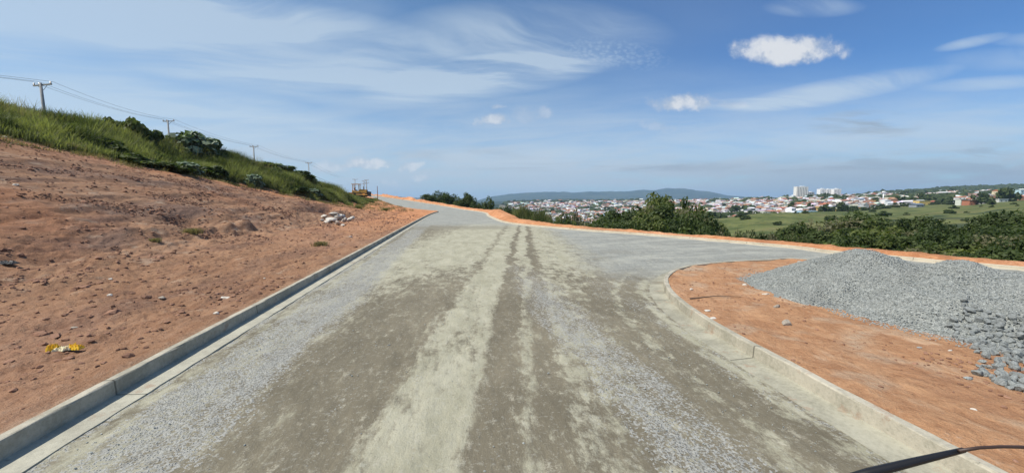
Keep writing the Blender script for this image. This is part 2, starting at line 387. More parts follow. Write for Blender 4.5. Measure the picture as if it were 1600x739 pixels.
# ------------------------------------------------------------------ object helpers
def tag(o, label=None, cat=None, group=None, kind=None):
    for k, v in (('label', label), ('category', cat), ('group', group), ('kind', kind)):
        if v: o[k] = v
    return o
def link(name, me, parent=None, loc=None):
    o = bpy.data.objects.new(name, me); COL.objects.link(o)
    if parent: o.parent = parent
    if loc is not None: o.location = loc
    return o
def empty(name, loc=(0, 0, 0), rz=0):
    o = bpy.data.objects.new(name, None); COL.objects.link(o); o.location = loc; o.rotation_euler = (0, 0, rz)
    o.empty_display_size = .2; return o
def npmesh(name, V, faces, mats=None, smooth_=False, mi=None):
    """V (n,3); faces (m,k) array with k=3 or 4"""
    me = bpy.data.meshes.new(name); V = np.ascontiguousarray(V, np.float32); faces = np.ascontiguousarray(faces, np.int32)
    m, k = faces.shape
    me.vertices.add(len(V)); me.vertices.foreach_set('co', V.ravel())
    me.loops.add(m * k); me.loops.foreach_set('vertex_index', faces.ravel())
    me.polygons.add(m); me.polygons.foreach_set('loop_start', np.arange(0, m * k, k, dtype=np.int32))
    if mi is not None: me.polygons.foreach_set('material_index', np.asarray(mi, np.int32))
    me.polygons.foreach_set('use_smooth', np.full(m, smooth_, bool))
    for mt in (mats or []): me.materials.append(mt)
    me.update(calc_edges=True); me.validate(); return me
def attr_f(me, name, arr, dom='POINT'):
    a = me.attributes.new(name, 'FLOAT', dom); a.data.foreach_set('value', np.ascontiguousarray(arr, np.float32).ravel())
def attr_c(me, name, arr, dom='FACE'):
    a = me.attributes.new(name, 'FLOAT_COLOR', dom); arr = np.asarray(arr, np.float32)
    if arr.shape[1] == 3: arr = np.hstack([arr, np.ones((len(arr), 1), np.float32)])
    a.data.foreach_set('color', np.ascontiguousarray(arr).ravel())
class MB:
    """collects boxes, tubes and prisms and links them as one mesh"""
    def __init__(s): s.v = []; s.f = []; s.m = []
    def add(s, vs, fs, mi=0):
        o = len(s.v); s.v += [tuple(v) for v in vs]; s.f += [tuple(i + o for i in f) for f in fs]; s.m += [mi] * len(fs); return s
    def box(s, c, d, rz=0, mi=0, taper=1., tilt=None):
        hx, hy, hz_ = d[0] / 2, d[1] / 2, d[2] / 2; vs = []
        M = Matrix.Rotation(rz, 3, 'Z')
        if tilt: M = M @ Matrix.Rotation(tilt[1], 3, tilt[0])
        for z in (-1, 1):
            k = 1 if z < 0 else taper
            for x, y in ((-1, -1), (1, -1), (1, 1), (-1, 1)): vs.append(Vector(c) + M @ Vector((x * hx * k, y * hy * k, z * hz_)))
        return s.add(vs, [(0, 3, 2, 1), (4, 5, 6, 7), (0, 1, 5, 4), (1, 2, 6, 5), (2, 3, 7, 6), (3, 0, 4, 7)], mi)
    def tube(s, pts, rad, n=8, mi=0):
        pts = [Vector(p) for p in pts]
        if not hasattr(rad, '__len__'): rad = [rad] * len(pts)
        vs = []
        for i, p in enumerate(pts):
            d = (pts[min(i + 1, len(pts) - 1)] - pts[max(i - 1, 0)]).normalized()
            a = d.cross(Vector((0, 0, 1)) if abs(d.z) < .9 else Vector((1, 0, 0))).normalized(); b = d.cross(a)
            for k in range(n):
                th = 2 * math.pi * k / n; vs.append(p + (a * math.cos(th) + b * math.sin(th)) * rad[i])
        fs = [(i * n + k, i * n + (k + 1) % n, (i + 1) * n + (k + 1) % n, (i + 1) * n + k) for i in range(len(pts) - 1) for k in range(n)]
        fs += [tuple(range(n))[::-1], tuple((len(pts) - 1) * n + k for k in range(n))]
        return s.add(vs, fs, mi)
    def prism(s, outline, y0, y1, mi=0):
        """outline in x,z extruded along y"""
        n = len(outline); vs = [(x, y0, z) for x, z in outline] + [(x, y1, z) for x, z in outline]
        fs = [tuple(range(n)), tuple(range(n, 2 * n))[::-1]] + [(i, (i + 1) % n + 0, (i + 1) % n + n, i + n)[::-1] for i in range(n)]
        return s.add(vs, fs, mi)
    def mesh(s, name, mats=(), smooth_=False):
        me = bpy.data.meshes.new(name); me.from_pydata(s.v, [], s.f)
        for m in mats: me.materials.append(m)
        me.polygons.foreach_set('material_index', s.m); me.polygons.foreach_set('use_smooth', [smooth_] * len(s.f)); me.update(); return me
    def build(s, name, mat, parent=None, loc=None, smooth_=False):
        return link(name, s.mesh(name, mat if isinstance(mat, (list, tuple)) else [mat], smooth_), parent, loc)

# ------------------------------------------------------------------ materials
def geo_pos(t): return E(t, t.node('ShaderNodeNewGeometry').outputs['Position'])
def st_nodes(t):
    P = geo_pos(t); s_ = t.vm('DOT_PRODUCT', P, (-SN, CS, 0)); t_ = t.vm('DOT_PRODUCT', P, (CS, SN, 0)); return P, s_, t_
def m_ground(t, b):
    P, s, tt = st_nodes(t)
    mk = t.attr('mask', 'Color'); sp = t.node('ShaderNodeSeparateColor'); t.l.new(mk.o, sp.inputs[0])
    g, o, tw = [E(t, x) for x in sp.outputs[:3]]; fo = t.attr('forest')
    pal = t.attr('pale')
    isl_ = t.ss(tt, 2., 4.); Q = t.xyz(s * (isl_ * .68 + .32), tt, 0.)
    n1 = t.noise(Q, .42, 8, .62); n2 = t.noise(Q, 1.9, 7, .62); n3 = t.noise(P, 9, 6, .7); n4 = t.noise(P, .13, 4); n5 = t.noise(P, 34, 4, .7)
    n6 = t.noise(t.xyz(s * .6, tt * 1.2, 3.), 1.3, 9, .66)
    brown = t.mix(t.ss(n2, .32, .68), (.225, .120, .069), (.365, .215, .128))
    brown = t.mix(t.ss(n1, .48, .62) * .75, brown, (.17, .112, .086))
    brown = t.mix(t.ss(n1 * .5 + n2 * .5, .47, .38) * .6, brown, (.37, .25, .17))
    brown = t.mix(t.ss(n6, .55, .68) * .7, brown, (.40, .30, .215))
    brown = t.mix(t.ss(n6, .46, .35) * .8, brown, (.095, .056, .042))
    brown = t.mix(t.ss(n4, .5, .7) * .5, brown, (.30, .125, .06))
    orange = t.mix(t.ss(n2 * .6 + n3 * .4, .35, .65), (.235, .121, .066), (.33, .190, .110))
    orange = t.mix(t.ss(n1, .50, .66) * .6, orange, (.185, .098, .062))
    orange = t.mix(t.ss(n4 + (n3 - .5) * .3, .52, .66) * .55, orange, (.38, .24, .16))
    orange = t.mix(t.ss(n6, .58, .70) * .6, orange, (.42, .30, .21))
    orange = t.mix(t.ss(n6, .42, .33) * .55, orange, (.165, .088, .055))
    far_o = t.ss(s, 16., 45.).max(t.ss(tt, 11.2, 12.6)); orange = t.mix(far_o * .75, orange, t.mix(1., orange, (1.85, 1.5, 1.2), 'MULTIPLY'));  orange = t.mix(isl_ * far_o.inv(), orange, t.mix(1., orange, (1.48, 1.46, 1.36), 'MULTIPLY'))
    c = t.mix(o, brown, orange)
    c = t.mix(pal * t.ss(n3, .2, .6), c, (.46, .39, .29))
    sc = n3 * .6 + n5 * .4
    c = t.mix(t.ss(sc, .46, .36) * .4, c, t.mix(1., c, (.50, .44, .42), 'MULTIPLY'))
    c = t.mix(t.ss(sc, .56, .68) * .45, c, (.48, .36, .265))
    gn = t.noise(P, .05, 6, .6); gm = t.noise(P, .9, 5, .7)
    gr = t.mix(t.ss(gn, .35, .65), (.055, .078, .024), (.135, .148, .050))
    gr = t.mix(t.ss(gm, .45, .75) * .5, gr, (.19, .165, .07))
    gr = t.mix(t.ss(t.noise(P, .022, 6, .65), .50, .66) * .6, gr, (.17, .145, .065))
    gr = t.mix(t.ss(t.noise(P, .16, 6, .65), .54, .64) * .65, gr, (.036, .058, .018))
    edge = (g + (n3 - .5) * .5 * t.ss(g, 0., .2) * t.ss(g, 1., .8) * 2.).clamp()
    c = t.mix(edge, c, gr)
    tc = t.mix(t.ss(t.noise(P, .04, 5, .7), .42, .58), (.055, .075, .03), (.24, .19, .15))
    c = t.mix(tw, c, tc)
    fc = t.mix(t.ss(t.noise(P, .004, 8, .7), .40, .62), (.018, .034, .020), (.055, .070, .035))
    c = t.mix(fo, c, fc)
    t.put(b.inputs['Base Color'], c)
    t.put(b.inputs['Normal'], t.bump(n3 * .6 + n5 * .25 + n2 * .5 + n6 * 1.0, .9, .10))
def m_road(t, b):
    P, s, tt = st_nodes(t)
    X, Y, Z = t.sep(P)
    sq = t.xyz(tt, s * .22, 0.)
    w1 = t.noise(t.xyz(tt * .45, s * .13, 0.), 1., 4, .6) - .5
    w2 = t.noise(t.xyz(tt * 2., s * .9, 5.), 1., 5, .65) - .5
    w3 = t.noise(t.xyz(tt * 1., s * .5, 9.), 7., 5, .7) - .5
    drift = (s - 3.).max(0.) * .187
    w4 = t.noise(t.xyz(tt * .8, s * .75, 12.), 1., 6, .7) - .5
    q = tt - drift + w4 * t.ss(s, 7., 14.) * 1.3 + w1 * .5 + w2 * .30 + w3 * .16                    # follows the wheel tracks, which veer right
    r = tt + w1 * .55 + w2 * .42 + w3 * .2                            # follows the kerbs
    def R_(x, lo, hi, stops): return t.ramp((x - lo) / (hi - lo), [((p - lo) / (hi - lo), v) for p, v in stops])
    # dust amount along the centre
    dustc = R_(q, -5., 4., [(-5, .5), (-3.2, .5), (-2.4, .20), (-1.35, .10), (-1.05, .30), (-.85, .72), (-.2, .82), (-.02, .62), (.08, .10), (.45, .06), (.53, .55), (.66, .50), (.74, .08), (.95, .10), (1.1, .50), (1.7, .46), (2.4, .28), (4, .22)])
    far = t.ss(s + w1 * 6., 8., 16.)
    dust_far = R_(q, -7., 4., [(-7, .3), (-5.2, .5), (-4.2, .85), (-1.3, .92), (-1.0, .35), (-.75, .85), (-.1, .9), (.0, .02), (.16, .02), (.28, .9), (.70, .85), (.76, .02), (.94, .04), (1.2, .8), (2.2, .75), (3.2, .55), (4, .4)])
    dust = t.mix(far, dustc, dust_far)
    dk = t.attr('dk') + w2 * .30 + w3 * .16
    dustk = R_(dk, 0., 3., [(0, .55), (.35, .50), (.45, .72), (.58, .45), (.72, .10), (.98, .08), (1.1, .55), (1.2, .42), (1.32, .08), (1.8, .12), (2.0, .45), (2.2, .3), (3., .3)])
    dust = t.mix(t.ss(t.attr('dk'), 2.6, 1.5) * .9, dust, dustk)
    blot = t.noise(t.xyz(tt * .55, s * .30, 2.), 1.5, 8, .72)
    mott = t.noise(t.xyz(tt * 1.0, s * .7, 6.), 3.2, 9, .78)
    right = t.ss(q, .4, 1.4)
    stk = t.noise(t.xyz(q * 9., s * .35, 1.), 1., 5, .6) - .5
    stk2 = t.noise(t.xyz(r * 26., s * .8, 4.), 1., 4, .65) - .5
    dust = (dust + (blot - .5) * 1.1 + w3 * .9 + (mott - .5) * (1.7 + right * 1.2) + stk * .95 + stk2 * .7).clamp()
    grav = R_(r, -4., 4., [(-4., .9), (-3.45, .75), (-3.3, .15), (-3.1, .7), (-2.3, .78), (-1.9, .12), (1.35, .0), (1.6, .35), (1.95, .70), (2.45, .55), (2.75, .12), (3.3, .05), (3.5, .3), (4., .3)])
    grav = t.mix(t.ss(s, 7., 17.), grav, grav * t.ss(tt, 1., -2.2))
    cross = (t.ss(X + w1 * 2.4 + w2 * 1.6, 1.9, 4.0) * t.ss(Y + w2 * 3., 9.5, 13.)).max(t.ss(s + w1 * 9 + w2 * 3., 31., 40.))
    grav = (grav + (t.noise(sq, 3.5, 9, .78) - .5) * 1.7).clamp()
    pebble = t.vor(P, 46, 'Color'); pb = t.node('ShaderNodeSeparateColor'); t.l.new(pebble.o, pb.inputs[0]); pv = E(t, pb.outputs[0])
    pd = t.vor(P, 46)
    fine = t.noise(P, 60, 3, .7)
    dark = t.mix(t.ss(blot, .3, .7), (.135, .118, .083), (.205, .180, .127))
    light = t.mix(t.ss(w2 + .5, .3, .7), (.295, .280, .200), (.395, .375, .280))
    c = t.mix(t.ss(dust, .22, .80), dark, light)
    c = t.mix(t.ss(stk2, .08, .22) * .3, c, (.13, .115, .085))
    c = t.mix(t.ss(w3 + .5 + (fine - .5) * .5, .56, .72) * .55, c, (.43, .40, .31))
    gcol = t.mix(pv, (.205, .205, .188), (.38, .378, .345))
    gm = t.ss(grav + (pv - .5) * .7, .42, .75)
    c = t.mix(gm * .85, c, gcol)
    cn = t.noise(t.xyz(X * .25 + Y * .1, Y * .8 - X * .25, 0.), 1.2, 7, .65)
    ccol = t.mix(t.ss(cn, .4, .66), (.215, .224, .205), (.335, .335, .288))
    ccol = t.mix(t.ss(cn, .46, .36) * .6, ccol, (.20, .19, .155))
    ccol = t.mix(t.ss(stk, .02, .14) * .45, ccol, (.36, .355, .30)); ccol = t.mix(t.ss(stk2 * .5 + stk, -.04, -.16) * .45, ccol, (.17, .165, .14))
    ccol = t.mix((pv - .5) * .5 + .2, ccol, gcol)
    c = t.mix(cross * .93, c, ccol)
    c = t.mix(t.ss(t.m('ABSOLUTE', s + w2 * 3. - 32.5), 3., 1.) * t.ss(t.m('ABSOLUTE', tt - .5), 5.5, 3.) * .55, c, (.20, .185, .14))
    c = t.mix(t.ss(pd, .18, .05) * t.ss(pv, .78, .86) * .6, c, (.58, .57, .52))
    c = t.mix(t.ss(t.noise(P, 24, 5, .7), .42, .32) * .45, c, (.12, .105, .08))
    c = t.mix(t.ss(t.noise(P, 14, 6, .8), .54, .64) * .35, c, (.42, .41, .34))
    t.put(b.inputs['Base Color'], c)
    h = t.noise(P, 28, 5, .75) * .55 + t.ss(pd, .5, 0.) * gm * .9 + fine * .3 + dust * .35 + t.noise(sq, 9, 5, .7) * .6
    t.put(b.inputs['Normal'], t.bump(h, .8, .022))
def m_conc(light, dark, stain):
    def fn(t, b):
        P = geo_pos(t); n = t.noise(P, 1.6, 7, .65); n2 = t.noise(P, 22, 5, .7); n3 = t.noise(P, 90, 2, .6)
        c = t.mix(t.ss(n * .6 + n2 * .4, .38, .62), dark, light)
        c = t.mix(t.ss(t.noise(P, .7, 6, .7), .52, .66) * .6, c, stain)
        c = t.mix(t.ss(n2, .36, .28) * .5, c, tuple(x * .45 for x in dark))
        ru = t.attr('run'); jt = t.m('PINGPONG', ru + (n - .5) * .03, 1.6)
        c = t.mix(t.ss(jt, .016, .006) * .75, c, tuple(x * .3 for x in dark))
        c = t.mix(t.ss(t.noise(P, 3.1, 7, .75), .56, .66) * .5, c, (.30, .185, .12))
        t.put(b.inputs['Base Color'], c); t.put(b.inputs['Normal'], t.bump(n2 * .7 + n3 * .4, .6, .012))
    return fn
def m_leaf(c1, c2, trans=.35):
    def fn(t, b):
        a = t.attr('lv'); o = E(t, t.node('ShaderNodeObjectInfo').outputs['Random'])
        c = t.mix((a * .8 + o * .2), c1, c2)
        t.put(b.inputs['Base Color'], c); b.inputs['Roughness'].default_value = .6
        tr = t.node('ShaderNodeBsdfTranslucent'); t.put(tr.inputs[0], t.mix(1., c, (1.3, 1.5, .6), 'MULTIPLY'))
        mx = t.node('ShaderNodeMixShader'); mx.inputs[0].default_value = trans
        t.l.new(b.outputs[0], mx.inputs[1]); t.l.new(tr.outputs[0], mx.inputs[2]); t.l.new(mx.outputs[0], t.n['Material Output'].inputs[0])
    return fn
def m_objcol(t, b):
    c = E(t, t.node('ShaderNodeObjectInfo').outputs['Color']); n = t.noise(geo_pos(t), .6, 5, .7)
    t.put(b.inputs['Base Color'], t.mix(t.ss(n, .35, .6) * .35, c, t.mix(1., c, (.62, .58, .52), 'MULTIPLY')))
def m_vcol(t, b):
    c = t.attr('fcol', 'Color'); n = t.noise(geo_pos(t), .6, 4, .7)
    t.put(b.inputs['Base Color'], t.mix(t.ss(n, .35, .6) * .35, c, t.mix(1., c, (.62, .58, .52), 'MULTIPLY')))
def m_stone(c1, c2):
    def fn(t, b):
        P = geo_pos(t); a = t.attr('lv'); n = t.noise(P, 18, 5, .7)
        t.put(b.inputs['Base Color'], t.mix((a * .6 + n * .5).clamp(), c1, c2)); t.put(b.inputs['Normal'], t.bump(n, .5, .02))
    return fn
def m_heap(t, b):
    P = geo_pos(t); v = t.vor(P, 34, 'Color'); sp = t.node('ShaderNodeSeparateColor'); t.l.new(v.o, sp.inputs[0]); r = E(t, sp.outputs[0])
    d = t.vor(P, 34); n = t.noise(P, .9, 5, .6)
    c = t.mix(r, (.27, .285, .262), (.47, .485, .445)); c = t.mix(t.ss(n, .5, .7) * .4, c, (.24, .24, .215))
    c = t.mix(t.ss(d, .42, .62) * .5, c, (.10, .105, .10))
    t.put(b.inputs['Base Color'], c); t.put(b.inputs['Normal'], t.bump(t.ss(d, .6, .0) + r * .5, 1., .03))
M = dict(
    ground=material('dirt_and_grass_ground', m_ground, .95, .1), road=material('dusty_gravel_road', m_road, .92, .12),
    kerb=material('kerb_concrete', m_conc((.46, .42, .33), (.30, .28, .215), (.18, .165, .125)), .9, .15),
    gutter=material('gutter_concrete', m_conc((.44, .42, .33), (.33, .315, .25), (.27, .25, .18)), .9, .15),
    gutter_dusty=material('dusty_gutter_concrete', m_conc((.37, .352, .272), (.25, .238, .182), (.18, .165, .12)), .9, .15),
    kerb_new=material('fresh_kerb_concrete', m_conc((.52, .465, .355), (.42, .37, .28), (.35, .31, .23)), .9, .15),
    bark=flat('bark', (.13, .10, .075), .9, .1), pole=flat('pole_concrete', (.30, .29, .27), .85, .2), dark=flat('dark_steel', (.045, .045, .05), .6, .4),
    leaf_dark=material('leaf_dark', m_leaf((.016, .032, .011), (.105, .135, .038)), .6, .25),
    leaf_mid=material('leaf_mid', m_leaf((.030, .050, .014), (.19, .215, .060)), .6, .25),
    leaf_olive=material('leaf_olive', m_leaf((.06, .062, .030), (.24, .22, .12)), .6, .25),
    leaf_silver=material('leaf_silver', m_leaf((.045, .075, .03), (.27, .33, .22), .2), .55, .35),
    blade=material('grass_blade', m_leaf((.034, .052, .018), (.27, .27, .12), .38), .6, .2),
    blade_dry=material('dry_grass_blade', m_leaf((.13, .11, .05), (.33, .27, .15), .3), .7, .2),
    obj=material('painted_plaster', m_objcol, .85, .2), vcol=material('town_plaster', m_vcol, .85, .2),
    glass=flat('window_glass', (.05, .06, .07), .15, .6), door=flat('door_paint', (.12, .08, .06), .6, .3),
    clod=material('dirt_clod', m_stone((.12, .062, .040), (.36, .205, .135)), .95, .1),
    stone=material('grey_stone', m_stone((.16, .175, .168), (.40, .42, .395)), .85, .2),
    cstone=material('coarse_grey_stone', m_stone((.10, .11, .107), (.30, .315, .30)), .85, .2),
    pstone=material('pale_stone', m_stone((.40, .36, .30), (.66, .62, .54)), .85, .2),
    dstone=material('brown_stone', m_stone((.22, .19, .15), (.42, .37, .30)), .85, .2),
    heap=material('crushed_gravel', m_heap, .9, .15),
    yellow=flat('machine_yellow', (.78, .38, .08), .5, .4), track=flat('track_steel', (.05, .042, .036), .7, .3), seatm=flat('black_vinyl', (.02, .02, .02), .5, .4),
    white=flat('white_paint', (.78, .78, .75), .7, .3), grey=flat('grey_paint', (.36, .36, .36), .7, .3), rust=flat('rusty_steel', (.22, .085, .05), .8, .2),
    porcelain=flat('brown_porcelain', (.12, .06, .04), .3, .5), plastic_y=flat('yellow_plastic', (.80, .48, .03), .45, .4, var=.3, scale=14), plastic_w=flat('pale_plastic', (.75, .66, .42), .45, .4, var=.2, scale=14),
    black=flat('black_rubber', (.012, .012, .013), .45, .4), brownrub=flat('brown_arm', (.05, .030, .022), .5, .4), blacksheet=flat('black_plastic_sheet', (.03, .033, .033), .5, .4),
)

# ------------------------------------------------------------------ ground sheet
def build_ground():
    fine = np.radians(np.arange(-62, 62.001, .115)); coarse = np.radians(np.arange(66, 294.1, 4.))
    az = np.concatenate([fine, coarse]); na = len(az)
    r = [.5]
    while r[-1] < 16500:
        k = 1.03 if r[-1] < 2.6 else (1.0085 if r[-1] < 13 else 1.0048 if r[-1] < 62 else (1.012 if r[-1] < 160 else 1.022)); r.append(r[-1] * k)
    r = np.array(r); nr = len(r)
    A, RR = np.meshgrid(az, r); X = RR * np.sin(A); Y = RR * np.cos(A)
    z, dl, dr, di, inr, ini, right, s, t, toe, et = height(X, Y, True)
    ctr = np.array([[0, 0, float(height(np.array([0.]), np.array([0.]))[0])]])
    V = np.vstack([np.stack([X, Y, z], -1).reshape(-1, 3), ctr])
    i, j = np.meshgrid(np.arange(nr - 1), np.arange(na), indexing='ij'); j2 = (j + 1) % na
    Fq = np.stack([i * na + j, i * na + j2, (i + 1) * na + j2, (i + 1) * na + j], -1).reshape(-1, 4)
    cen = nr * na; Fc = np.array([[cen, (k + 1) % na, k, k] for k in range(na)])
    me = npmesh('ground', V, Fq[:, ::-1], [M['ground']], True)
    o = link('ground', me); tag(o, kind='structure')
    # masks
    lft = ~right & ~inr
    n = fbm(s / 3., t / 2., 4, 91)
    gl = sstep(et - t + n * 2.6, -.2, 1.1) * (s > -60)
    gl = np.where((s > 96), gl * .35, gl)
    gl = np.maximum(gl, .55 * sstep(n, .1, .5) * sstep(et + 2.6 - t, 0, 2.6) * (s < 95))
    ro = right & ~inr
    wd_ = .75 + 1.1 * sstep(Y, 24, 50); gr_ = sstep(dr + n * .5, wd_ + .5, wd_ + 1.3)
    g = np.where(lft, gl * (1 - 0 * s), np.where(ro, gr_, 0)); g = np.where(ini, 0, g)
    far = np.hypot(X, Y) > 250; g = np.where(far | (Y > 260), 1, g)
    # orange freshness
    org = np.where(ini, 1., np.where(ro, 1., np.where(lft, np.maximum(sstep(s, 38, 72) * .9 + .65 * sstep(t - toe, 0, 3), .95 * sstep(et + 4.5 + 2 * fbm(s / 6., t / 3., 2, 93) - t, 0, 3.)) , 0)))
    Ye = np.maximum(Y, .62 * np.hypot(X, Y)); px = CX + F * X / np.maximum(Ye, 1)
    near_e, far_e = town_edges(px)
    tw = sstep(Ye, near_e - 15, near_e + 10) * (1 - sstep(Ye, far_e, far_e + 80)) * (px > 780)
    fo = np.maximum(sstep(Ye, far_e, far_e + 80) * (px > 780), sstep(Y, 300, 420) * (px <= 780))
    lo = .5 * sstep(Ye, 380, 470) * (px < 1050)
    fo = np.maximum(fo, np.where(tw > .5, 0, lo))
    wd = .9 * sstep(fbm(X / 70., Y / 70., 4, 97), .05, .3) * (Ye > 130) * (Ye < 260)
    fo = np.maximum(fo, wd * (dr > 20))
    sx, sy = at(1335, 545); pale = .8 * np.exp(-(((X - 5.3) / .55) ** 2 + ((Y - 11.6) / .45) ** 2)) + .45 * ini * np.exp(-((((X - sx) + (Y - sy)) / .9) ** 2 + (((X - sx) - (Y - sy)) / .25) ** 2)) + .35 * ini * sstep(fbm(X / .9, Y / .7, 4, 99), .15, .45) + .8 * (1 - sstep(dl, .0, .35)) * lft * .5
    mk = np.stack([g, np.clip(org, 0, 1), tw, np.zeros_like(g)], -1).reshape(-1, 4); mk = np.vstack([mk, [[0, 0, 0, 0]]])
    attr_c(me, 'mask', mk, 'POINT'); attr_f(me, 'forest', np.append(fo.ravel(), 0)); attr_f(me, 'pale', np.append(pale.ravel(), 0))
    # road sheet, same fan, cut at the kerbs
    D = np.where(inr & ~ini, -np.minimum(np.minimum(dl, dr), di), np.where(ini, di, np.minimum(dl, dr)))
    wob = .020 * fbm(X / .7, Y / .9, 4, 101) * sstep(di, .35, .9) + .010 * fbm(X / .2, Y / .25, 3, 102) * sstep(-D, .3, 1.)
    zr = zp(Y) + .004 + wob
    keep = (D < .09) & (np.hypot(X, Y) < 300) & (RR > .49)
    km = keep[:-1, :] & keep[1:, :]; km = km & np.roll(km, -1, axis=1)
    fr = Fq[km.ravel()]; used = np.unique(fr); mp = np.full(len(V), -1); mp[used] = np.arange(len(used))
    V2 = V.copy(); V2[:-1, 2] = zr.ravel(); me2 = npmesh('road', V2[used], mp[fr][:, ::-1], [M['road']], True); attr_f(me2, 'dk', np.append(di.ravel(), 9)[used])
    tag(link('road', me2), kind='structure')
    return float(V[:, 2].min()), float(V[:, 2].max())
def town_edges(px):
    ne = np.interp(px, [780, 850, 1000, 1060, 1120, 1200, 1300, 1400, 1480, 1520, 1600, 1700], [1000, 900, 660, 600, 560, 500, 500, 560, 570, 480, 470, 450])
    fe = np.interp(px, [780, 850, 1000, 1120, 1200, 1300, 1400, 1500, 1600], [2300, 2500, 2500, 2000, 1500, 1450, 1400, 1350, 1250])
    return ne, fe
zmin, zmax = build_ground()

# ------------------------------------------------------------------ kerbs and gutters
def sweep(name, P, prof, mat, side=1, joint=None):
    P = np.asarray(P); d = np.gradient(P, axis=0); d /= np.linalg.norm(d, axis=1)[:, None]; nrm = np.stack([d[:, 1], -d[:, 0]], 1) * side
    V = []; k = len(prof); rk_ = np.random.RandomState(len(P)); U = np.concatenate([[0], np.cumsum(np.linalg.norm(np.diff(P, axis=0), axis=1))])
    for i in range(len(P)):
        zz = float(zp(P[i][1]))
        wv = .006 * math.sin(i * 1.7) 
        for n_, z_ in prof:
            jz, jn = (rk_.normal(0, .0022), rk_.normal(0, .0025)) if z_ > .1 else (rk_.normal(0, .0012), wv if n_ < -.2 else 0)
            q = P[i] + nrm[i] * (n_ + jn); V.append((q[0], q[1], zz + z_ + jz))
    Fq = [(i * k + j, i * k + j + 1, (i + 1) * k + j + 1, (i + 1) * k + j) for i in range(len(P) - 1) for j in range(k - 1)]
    Fq = np.array(Fq); Fq = Fq if side > 0 else Fq[:, ::-1]
    me = npmesh(name, np.array(V), Fq, [mat]); attr_f(me, 'run', np.repeat(U, k)); o = link(name, me); tag(o, kind='structure'); return o
def dense(P, step=.14, lim=60):
    out = [P[0]]
    for a, b in zip(P[:-1], P[1:]):
        L = np.linalg.norm(b - a); n = max(1, int(L / (step if abs(a[1]) < lim else 3)))
        for k in range(1, n + 1): out.append(a + (b - a) * k / n)
    return np.array(out)
kprof = [(0, -.05), (.002, .02), (.012, .185), (.018, .196), (.03, .200), (.112, .198), (.122, .190), (.125, -.05)]
kprof_r = [(0, -.05), (.02, .115), (.04, .125), (.13, .123), (.14, -.05)]
gprof_l = [(-.30, -.03), (-.295, .016), (-.15, .02), (.006, .028)]
gprof_i = [(-.33, -.03), (-.325, .008), (-.22, .016), (-.1, .024), (.006, .036)]
gprof_r = [(-.26, -.03), (-.255, .010), (-.12, .02), (.006, .028)]
for nm, line, side, gp in (('left', L_line, -1, gprof_l), ('right', R_line, 1, gprof_r), ('island', I_line, 1, gprof_i)):
    q = dense(line)
    k = sweep('kerb', q, kprof_r if nm == 'right' else kprof, M['kerb_new'] if nm == 'right' else M['kerb'], side); g = sweep('gutter', q, gp, {'right': M['kerb_new'], 'left': M['gutter'], 'island': M['gutter_dusty']}[nm], side)
print('zrange', zmin, zmax)
#PART2
# ------------------------------------------------------------------ haze
def build_haze():
    mb = MB(); lo, hi = zmin - 1.5, max(zmax, 330) + 25
    mb.box((0, 0, (lo + hi) / 2), (34400, 34400, hi - lo))
    m = bpy.data.materials.new('haze_air'); m.use_nodes = True; t = T(m.node_tree); t.n.remove(t.n['Principled BSDF'])
    v = t.node('ShaderNodeVolumePrincipled'); v.inputs['Color'].default_value = (.52, .74, 1., 1); v.inputs['Density'].default_value = 8e-5
    v.inputs['Anisotropy'].default_value = .2
    t.l.new(v.outputs[0], t.n['Material Output'].inputs['Volume'])
    tag(mb.build('haze', m), kind='stuff', label='thin pale blue haze over the valley')
build_haze()

# ------------------------------------------------------------------ plants
def rock_base(sub=1):
    t = (1 + 5 ** .5) / 2
    v = np.array([(-1, t, 0), (1, t, 0), (-1, -t, 0), (1, -t, 0), (0, -1, t), (0, 1, t), (0, -1, -t), (0, 1, -t), (t, 0, -1), (t, 0, 1), (-t, 0, -1), (-t, 0, 1)], float)
    v /= np.linalg.norm(v[0])
    f = [(0, 11, 5), (0, 5, 1), (0, 1, 7), (0, 7, 10), (0, 10, 11), (1, 5, 9), (5, 11, 4), (11, 10, 2), (10, 7, 6), (7, 1, 8), (3, 9, 4), (3, 4, 2), (3, 2, 6), (3, 6, 8), (3, 8, 9), (4, 9, 5), (2, 4, 11), (6, 2, 10), (8, 6, 7), (9, 8, 1)]
    v = list(map(tuple, v))
    for _ in range(sub):
        nf = []; cache = {}
        def mid(a, b):
            k = (min(a, b), max(a, b))
            if k not in cache:
                p = (np.array(v[a]) + v[b]) / 2; p /= np.linalg.norm(p); v.append(tuple(p)); cache[k] = len(v) - 1
            return cache[k]
        for a, b, c in f:
            x, y, z = mid(a, b), mid(b, c), mid(c, a); nf += [(a, x, z), (b, y, x), (c, z, y), (x, y, z)]
        f = nf
    return np.array(v), np.array(f)
ICO0, ICO1, ICO2 = rock_base(0), rock_base(1), rock_base(2)
def rock_mesh(name, mat, seed, squash=(1, .8, .6), sub=2, rough=.30):
    v, f = (ICO1, ICO2)[sub - 1]; rs = np.random.RandomState(seed); v = v.copy()
    for _ in range(9):                                          # chip flat facets off
        n = rs.normal(size=3); n /= np.linalg.norm(n); k = rs.uniform(.55, .85)
        d = v @ n; v = v - np.where(d > k, d - k, 0)[:, None] * n
    v = v * (1 + rs.normal(0, rough * .12, (len(v), 1))) * np.array(squash)
    v[:, 2] -= v[:, 2].min() * .6 + v[:, 2].max() * 0
    me = npmesh(name, v, f, [mat]); attr_f(me, 'lv', rs.rand(len(f)), 'FACE'); return me
